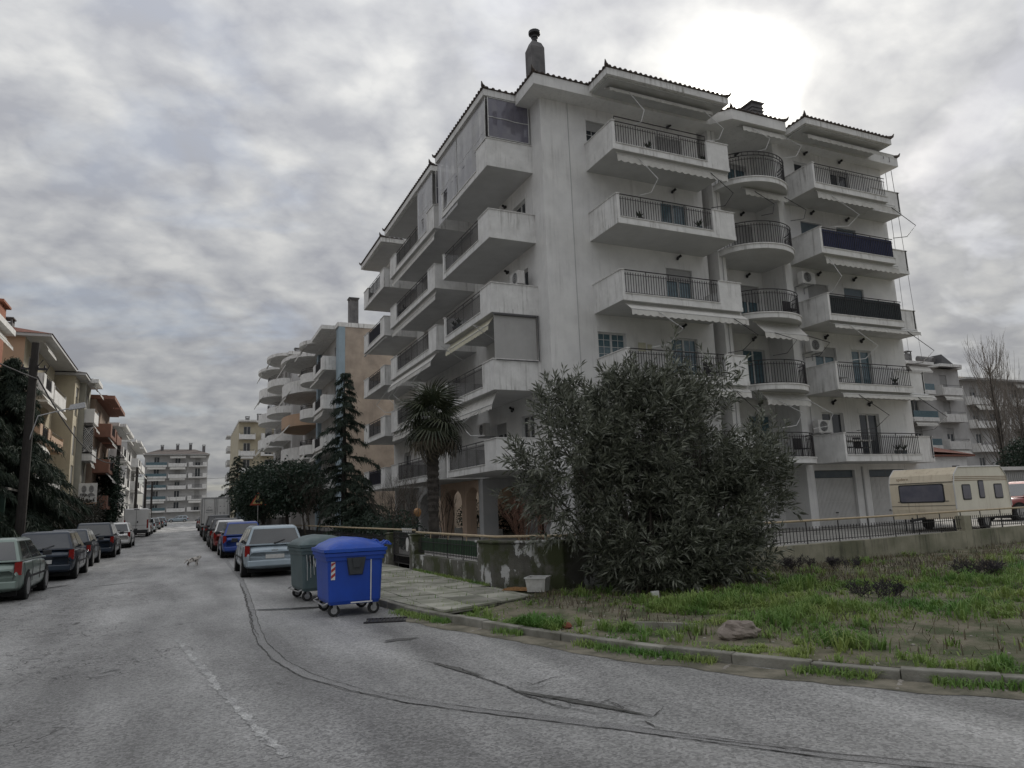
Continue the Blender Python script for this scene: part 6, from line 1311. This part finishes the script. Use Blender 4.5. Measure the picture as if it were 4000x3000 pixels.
# ---------------------------------------------------------------- the other buildings
def block(label, xf, xb, y0, y1, zg, nf, fh, wm, side, bays, name='apartment_building', trim_m=None, roof='flat', gf=3.2, par_m=None, over=.5, chims=(), gl=None, ax='x', rng_seed=1, awn=True, group='apartment buildings along the street'):
    """street block: facade with recessed windows, balconies per storey and bay, eaves and chimneys.
    ax 'x': facade is the plane x=xf between y0..y1; ax 'y': facade is the plane y=xf between x=y0..y1 facing -y"""
    r = random.Random(rng_seed)
    if ax == 'x': M = (lambda t, n, z: (xf-side*n, t, z))
    else: M = (lambda t, n, z: (t, xf-n, z))
    base = M((y0+y1)/2, -abs(xb-xf)/2, zg); T = thing(name, label, 'building', base, 0, group, world=True); dpt = abs(xb-xf); top = zg+gf+nf*fh; holes = []; pm = par_m or slabm
    for k in range(nf):
        z = zg+gf+k*fh
        for b in bays:
            ta, tb = b[0], b[1]; n = max(1, int((tb-ta)/2.6)); s = (tb-ta)/n
            for i in range(n): holes.append((ta+s*(i+.5)-.6, ta+s*(i+.5)+.6, z+(.05 if i % 2 == 0 else .95), z+2.3))
    w = MB().wallholes(M, y0, y1, zg, top, holes, .18); w.build('wall', wm, T)
    m = MB(); m.mbox(M, y0+.001, y1-.001, -dpt, -.35, zg, top-.003); q = MB()
    for t in (y0, y1): MB().poly([M(t, 0, zg), M(t, -dpt, zg), M(t, -dpt, top), M(t, 0, top)]).build('end_wall', (trim_m or wm), T)
    m.build('core', wm, T)
    for h in holes: window(T, M, *h, kind='window' if h[3]-h[2] < 2 else 'door', down=r.choice((0, 0, .3, .6, 1)), depth=.18, gl=gl or glass, box=False)
    for k in range(nf):
        z = zg+gf+k*fh
        for b in bays:
            ta, tb, n, kind = b[:4]; mm = (b[4] if len(b) > 4 and b[4] and k == b[5] else pm); H_ = .95
            if kind == 'flat': continue
            if kind == 'rect':
                g = MB(); g.mbox(M, ta, tb, 0, n, z-.16, z); g.mbox(M, ta, ta+.1, 0, n-.01, z, z+H_); g.mbox(M, tb-.1, tb, 0, n-.01, z, z+H_); L_ = tb-ta
                g.mbox(M, ta+.1, ta+L_*.22, n-.11, n-.01, z, z+H_); g.mbox(M, tb-L_*.22, tb-.1, n-.11, n-.01, z, z+H_); g.mbox(M, ta+L_*.22, tb-L_*.22, n-.11, n-.01, z, z+.12)
                bo = g.build('balcony', mm, T); A, C = M(ta+L_*.22, n-.06, 0), M(tb-L_*.22, n-.06, 0); railing(bo, [A[:2], C[:2]], z+.1, z+H_, .16, None, .014)
            elif kind == 'solid':
                g = MB(); g.mbox(M, ta, tb, 0, n, z-.16, z); g.mbox(M, ta, ta+.1, 0, n-.01, z, z+H_); g.mbox(M, tb-.1, tb, 0, n-.01, z, z+H_); g.mbox(M, ta+.1, tb-.1, n-.11, n-.01, z, z+H_*.75); bo = g.build('balcony', mm, T)
                A, C = M(ta+.1, n-.06, 0), M(tb-.1, n-.06, 0); g = MB(); g.path([(A[0], A[1], z+H_), (C[0], C[1], z+H_)], .025, 5); g.build('handrail', rail_m, bo)
            elif kind == 'glass':
                g = MB(); g.mbox(M, ta, tb, 0, n, z-.18, z+.25); bo = g.build('balcony', mm, T); g = MB(); g.mbox(M, ta+.05, tb-.05, n-.06, n-.04, z+.25, z+H_); g.build('glass_panel', glassb, bo)
            else:                                                       # round
                c, hw = (ta+tb)/2, (tb-ta)/2; arc = [(c-hw*math.cos(a), n*math.sin(a)**.8) for a in [math.pi*i/18 for i in range(19)]]; pl = [M(t, q_, 0)[:2] for t, q_ in arc]
                g = MB(); g.prism(pl, z-.16, z); inn = [M(c+(t-c)*.95, q_*.93, 0)[:2] for t, q_ in arc]
                lo_, hi_ = (0, len(pl)-1); hz = z+(H_ if kind == 'round' else .62)
                for i in range(lo_, hi_): a, b2, c2, d2 = pl[i], pl[i+1], inn[i+1], inn[i]; g.hexa([(*a, z+.001), (*b2, z+.001), (*c2, z+.001), (*d2, z+.001), (*a, hz), (*b2, hz), (*c2, hz), (*d2, hz)])
                bo = g.build('balcony', mm, T)
                if kind == 'roundrail': railing(bo, [M(c+(t-c)*.97, q_*.97, 0)[:2] for t, q_ in arc[2:-2]], hz, z+1.05, .16, None, .014)
            if awn and r.random() < .55 and kind != 'flat':
                o_ = r.uniform(.1, .5); awning(M, ta+.3, tb-.3, n-.15, z+fh-.25, o_, o_*.9+.15, .18, (), par=T, m_=fabric)
    ov = max([b[2] for b in bays]+[over]); g = MB()
    if roof == 'canopy' or roof == 'flat':
        g.mbox(M, y0-.05, y1+.05, -dpt, over, top, top+.35); rf = g.build('roof', pm, T); g = MB()
        for b in bays:
            if b[3] == 'flat': continue
            if 'round' in b[3]: c, hw = (b[0]+b[1])/2, (b[1]-b[0])/2+.1; g.prism([M(c-hw*math.cos(a), (b[2]+.15)*math.sin(a)**.8, 0)[:2] for a in [math.pi*i/18 for i in range(19)]], top+.03, top+.36)
            else: g.mbox(M, b[0]-.1, b[1]+.1, over, b[2]+.15, top+.03, top+.34)
        if g.v: g.build('canopy', pm, rf)
    else:
        g.mbox(M, y0-.4, y1+.4, -dpt, ov+.3, top, top+.18); rf = g.build('roof', soff, T); g = MB(); zr_ = top+min(2.0, dpt*.14)
        a, b, c, d = M(y0-.45, ov+.36, top+.185), M(y1+.45, ov+.36, top+.185), M(y1+.45, -dpt, top+.185), M(y0-.45, -dpt, top+.185); e_, f_ = M(y0+3, -dpt*.4, zr_), M(y1-3, -dpt*.4, zr_)
        g.poly([a, b, f_, e_]); g.poly([b, c, f_]); g.poly([c, d, e_, f_]); g.poly([d, a, e_]); g.build('roof_covering', roof if not isinstance(roof, str) else roof_m, rf)
    for t, n, h in chims:
        g = MB(); g.mbox(M, t-.35, t+.35, n-.35, n+.35, top, top+h); g.mbox(M, t-.42, t+.42, n-.42, n+.42, top+h+.22, top+h+.3)
        for a in (-.3, .3):
            for b in (-.3, .3): g.mbox(M, t+a-.05, t+a+.05, n+b-.05, n+b+.05, top+h, top+h+.22)
        g.build('chimney', conc_d, rf)
    return T, M, top
bge = mat('plaster_beige_wall', (.44, .365, .30), (.29, .245, .205), .8, .9, .3, 40, streak=.5, stain=(.26, .2, .17)); blu = mat('plaster_pale_blue', (.30, .38, .44), (.26, .33, .38), 1, .85, streak=.3)
orange_p = mat('plaster_orange', (.47, .32, .22), (.40, .28, .2), 1, .85); cream = mat('plaster_cream', (.52, .47, .35), (.44, .39, .29), .8, .85, streak=.4); brown = mat('plaster_brown', (.36, .27, .21), (.29, .22, .17), .8, .85, streak=.4); rust = mat('parapet_rust', (.25, .12, .08), (.2, .1, .07), 2, .8, streak=.3)
greyw = mat('plaster_light_grey', (.50, .495, .49), (.42, .415, .41), .9, .85, streak=.45); olive = mat('plaster_olive', (.40, .385, .33), (.33, .32, .27), .8, .85, streak=.4); red_roof = mat('roof_tile_red', (.20, .075, .05), (.13, .055, .04), 4, .85, .5, 25)
# right-hand side beyond the main building
T, M, top = block('pale blue and white block with rounded balconies and beige blank side wall', 10.9, 24, 55, 77, .3, 4, 3.1, greyw, 1, [(56.2, 61.0, 1.5, 'rect'), (61.0, 65.5, 2.2, 'roundrail'), (66.5, 75.5, 2.8, 'round', orange_p, 2)], trim_m=bge, gf=3.6, over=.6, chims=((55.8, -.8, 2.3), (70, -2, 1.2)), rng_seed=3)
m = MB(); m.mbox(M, 54.97, 56.0, .0, .5, .3, top); m.build('pilaster', blu, T); m = MB(); m.mbox(M, 65.6, 66.4, .0, .35, .3, top-.01); m.build('pilaster', blu, T)
block('white block with big round balconies, second beyond the main building', 10.2, 24, 80, 98, .5, 5, 3.1, greyw, 1, [(81, 88, 2.2, 'roundrail'), (89, 96.5, 2.4, 'round')], gf=3.4, chims=((84, -1, 1.3),), rng_seed=4)
block('cream and grey block with square balconies, third beyond the main building', 140, 166, 8.3, 21, 1.0, 5, 3.05, cream, 1, [(8.4, 11.2, 1.2, 'solid'), (12.2, 15, 1.2, 'rect'), (16, 20, 1.2, 'solid')], gf=3.0, ax='y', chims=((12, -2, 1.6), (10, -3, 1.2)), rng_seed=5)
block('light grey block with deep balconies far up the right side', 9.4, 24, 168, 176, 1.2, 5, 3.05, greyw, 1, [(168.5, 172, 1.6, 'solid'), (172.5, 175.5, 1.6, 'rect')], gf=3.2, chims=((170, -1, 1.4),), rng_seed=6)
# head of the street
block('wide grey five-storey block closing the far end of the street', 196, 211, -9.6, 4.6, 1.45, 5, 2.75, greyw, 1, [(-9.3, -4.6, 1.3, 'glass'), (-4.3, -.2, 1.3, 'solid'), (.2, 4.4, 1.3, 'rect')], gf=2.6, ax='y', roof=roof_m, chims=((-6, -4, 2.6), (-2.5, -5, 3.0), (.5, -5, 3.2), (3.6, -3, 2.6)), rng_seed=7)
# left-hand side
T, M, top = block('cream and orange block with red tiled roof, behind the cedar at left', -9.3, -22, 50.6, 61.5, .2, 3, 3.1, cream, -1, [(50.8, 54.5, 1.1, 'rect', orange_p, 1), (55.5, 60.5, 1.0, 'solid', orange_p, 1)], trim_m=orange_p, gf=3.6, roof=red_roof, chims=((51.5, -1.2, 1.0),), rng_seed=8)
T, M, top = block('orange rendered block with a big brick chimney stack at the left picture edge', -9.9, -22, 34, 46.6, .2, 3, 3.0, cream, -1, [(35, 39, 1.0, 'solid'), (40.5, 45, 1.0, 'solid')], gf=2.6, over=.3, rng_seed=18)
m = MB(); m.mbox(M, 45.0, 46.5, -1.5, .35, 8, top+1.9); m.mbox(M, 44.8, 46.7, -1.7, .55, top+1.9, top+2.02); m.build('chimney_stack', mat('brick_orange', (.32, .13, .075), (.26, .1, .06), 3, .9, .3, 30), T)
T, M, top = block('cream block with a narrow plain end wall on the left side', -8.0, -20, 62, 64.6, .35, 3, 3.0, cream, -1, [(62.2, 64.4, .4, 'flat')], gf=3.5, roof=roof_m, over=.2, rng_seed=9)
T, M, top = block('olive grey block with a lattice-screened balcony on the left side', -7.6, -20, 64.7, 68, .4, 3, 3.0, olive, -1, [(64.9, 67.8, .7, 'solid')], gf=3.4, over=.5, rng_seed=10)
g = MB()
for i in range(-6, 12):
    for s in (-1, 1):
        p0, p1 = (0, i*.22), (2.2, i*.22+s*2.2); a = None; pts = []
        for q in (0, .2, .4, .6, .8, 1): x, z = p0[0]+(1.0)*q, p0[1]+s*1.0*q+(1.0 if s < 0 else 0)
        za, zb = i*.2, i*.2+s*1.0
        if s > 0: g.tube((-7.55, 64.82, 7.3+max(0, min(2, za))), (-6.9, 64.82, 7.3+max(0, min(2, zb))), .018, 4)
        else: g.tube((-7.55, 64.82, 7.3+max(0, min(2, za))), (-6.9, 64.82, 7.3+max(0, min(2, zb))), .018, 4)
g.build('lattice', frame_w, T); MB().box(-7.58, 64.84, 7.2, -6.92, 64.88, 9.4).build('lattice_shade', black_p, T)
block('brown block with rust coloured balcony parapets on the left side', -7.2, -20, 68.2, 80, .45, 3, 3.0, brown, -1, [(68.4, 73.5, 1.2, 'rect'), (74.5, 79.5, 1.2, 'solid')], gf=2.6, par_m=rust, over=.8, rng_seed=11)
block('light grey block beyond the brown one on the left', -7.2, -20, 81, 95, .6, 3, 2.9, greyw, -1, [(82, 87.5, 1.2, 'rect'), (88.5, 94, 1.2, 'rect')], gf=2.0, over=.8, rng_seed=12)
block('grey block with plant-filled balconies, last on the left side', -7.2, -20, 104, 124, .75, 3, 2.95, greyw, -1, [(106, 112, 1.3, 'rect'), (114, 122, 1.3, 'solid')], gf=2.4, over=1.0, chims=((105, -1, 1.6), (108, -2, 1.0)), rng_seed=13)
# right rear
grp = 'buildings behind the caravan'
T, M, top = block('grey-white block with glazed balconies behind the small house', 52, 66, 64, 80, .5, 4, 3.0, greyw, 1, [(65, 69.5, 1.3, 'glass'), (70, 74, 1.2, 'glass'), (75.5, 79, 1.0, 'solid')], gf=3.0, ax='y', chims=((68.5, -2, 2.2), (74.5, -2, 2.0)), rng_seed=14, group=grp)
m = MB(); m.path([(75.4, 51.5, 16.3), (75.4, 53.4, 16.9)], .32, 10); m.build('solar_tank', conc_d, T); m = MB(); m.hexa([(76, 51, 15.5), (78.6, 51, 15.5), (78.6, 53, 15.5), (76, 53, 15.5), (76, 51, 16.9), (76.1, 51, 16.9), (76.1, 53, 16.9), (76, 53, 16.9)]); m.build('solar_panel', frame_d, T)
block('grey block at the right picture edge behind the poplars', 60, 74, 92, 125, .6, 4, 3.1, greyw, 1, [(93, 100, 1.2, 'solid'), (102, 109, 1.2, 'solid'), (111, 120, 1.2, 'solid')], gf=3.2, ax='y', roof=roof_m, rng_seed=15, group=grp)
block('long low grey block behind the poplar trunks', 70, 80, 80, 112, .6, 3, 3.1, olive, 1, [(81, 90, 1.2, 'solid'), (92, 101, 1.2, 'solid')], gf=3.0, ax='y', rng_seed=16, group=grp)
hs = thing('small_house', 'small white house with a low red tiled roof behind the caravan', 'house', (56.5, 43, YG), world=True)
m = MB(); m.box(52.5, 40, YG, 61.0, 47, 4.9); m.build('wall', wallw, hs)
m = MB(); m.poly([(52.0, 39.5, 5.3), (61.5, 39.5, 4.85), (61.5, 43.5, 5.9), (52.0, 43.5, 6.4)]); m.poly([(52.0, 43.5, 6.4), (61.5, 43.5, 5.9), (61.5, 47.5, 4.85), (52.0, 47.5, 5.3)]); m.poly([(52.0, 39.5, 5.3), (52.0, 43.5, 6.4), (52.0, 47.5, 5.3)]); m.poly([(61.5, 39.5, 4.85), (61.5, 47.5, 4.85), (61.5, 43.5, 5.9)]); m.box(52.0, 39.5, 4.7, 61.5, 47.5, 4.84); m.build('roof', red_roof, hs)
m = MB(); m.box(59, 39.95, 3.7, 59.9, 39.99, 3.95); m.build('vent', frame_d, hs)
sd_ = thing('metal_shed', 'long pale grey corrugated shed at the right picture edge', 'shed', (58, 33, YG), world=True)
m = MB(); m.box(47.5, 31, YG, 70, 36, 3.05); m.build('wall', mat('corrugated_grey', (.40, .40, .39), (.33, .33, .32), 2, .6, streak=.5), sd_)
m = MB(); x = 47.5
while x < 70: m.box(x, 30.965, YG, x+.1, 30.999, 3.0); x += .22
m.build('corrugation', mat('corrugated_grey', (.4, .4, .39)), sd_); m = MB(); m.box(47.3, 30.7, 3.06, 70.2, 36.2, 3.3); m.build('roof', white_p, sd_)
# shelter and poster on the left pavement
sl_ = thing('roadside_shelter', 'low open shelter with pale sheet roof and green posts on the left pavement', 'shelter', (-8.6, 42, .2), world=True)
m = MB(); m.hexa([(-11.5, 37, 3.75), (-7.0, 37, 3.3), (-7.0, 48, 3.15), (-11.5, 48, 3.6), (-11.5, 37, 3.85), (-7.0, 37, 3.4), (-7.0, 48, 3.25), (-11.5, 48, 3.7)]); m.build('roof', mat('sheet_roof', (.30, .29, .27), (.22, .215, .2), 2, .6, streak=.5), sl_)
for y in (37.3, 40.8, 44.3, 47.6): MB().box(-7.28, y-.09, .2, -7.1, y+.09, 3.3).build('post', mat('post_green', (.05, .10, .075), (.04, .08, .06), 3, .6), sl_)
m = MB(); m.box(-11.4, 37.1, .2, -11.2, 47.9, 3.6); m.build('back_wall', conc_d, sl_)
ps = thing('street_poster', 'white poster board with grey portraits and a line of lettering', 'poster', (-6.55, 60.5, .42), R(0)); ps.scale = (.62, .62, .80)
m = MB(); m.tube((-.7, .05, 0), (-.7, .05, 3.4), .05, 6); m.tube((.7, .05, 0), (.7, .05, 3.4), .05, 6); m.build('posts', steel, ps); MB().box(-.95, -.02, 3.4, .95, .06, 5.3).build('board', white_t, ps)
pg = mat('print_grey', (.12, .12, .12), (.3, .3, .3), 6, .6)
for x in (-.4, .35): m = MB(); m.add([(x+.26*math.cos(R(a)), -.026, 4.75+.34*math.sin(R(a))) for a in range(0, 360, 24)], [tuple(range(15))]); m.add([(x+.42*math.cos(R(a)), -.028, 4.1+.3*math.sin(R(a))) for a in range(0, 181, 20)], [tuple(range(10))]); m.build('printed_portrait', pg, ps)
m = MB(); [m.box(-.8+i*.2, -.03, 3.62, -.66+i*.2, -.021, 3.8) for i in range(8)]; m.build('printed_lettering', black_p, ps); MB().box(-.95, -.025, 3.4, .95, -.021, 3.55).build('printed_stripe', orange_p, ps)
# low walls in front of the neighbouring plots
gw = thing('garden_wall', 'dark overgrown garden wall beyond the gate on the right pavement', 'wall', (6.2, 80, .4), world=True); m = MB(); m.box(6.0, 51, .2, 6.25, 125, 1.7); m.build('wall_base', conc_d, gw)
gw = thing('garden_wall', 'dark low wall behind the parked cars on the left pavement', 'wall', (-8.6, 25, .1), world=True); m = MB(); m.box(-8.8, 14, 0, -8.5, 36, 1.5); m.build('wall_base', conc_d, gw)
broadleaf('roadside_hedge', 'dark hedge behind the parked cars at left', (-8.9, 27, .1), [(0, -8, 1.3, .9, 4, 1.2), (0, 0, 1.2, .9, 4, 1.1), (.2, 7, 1.3, .9, 3, 1.2)], 1500, .16, dark_leaf, 0, 51, 'hedge')
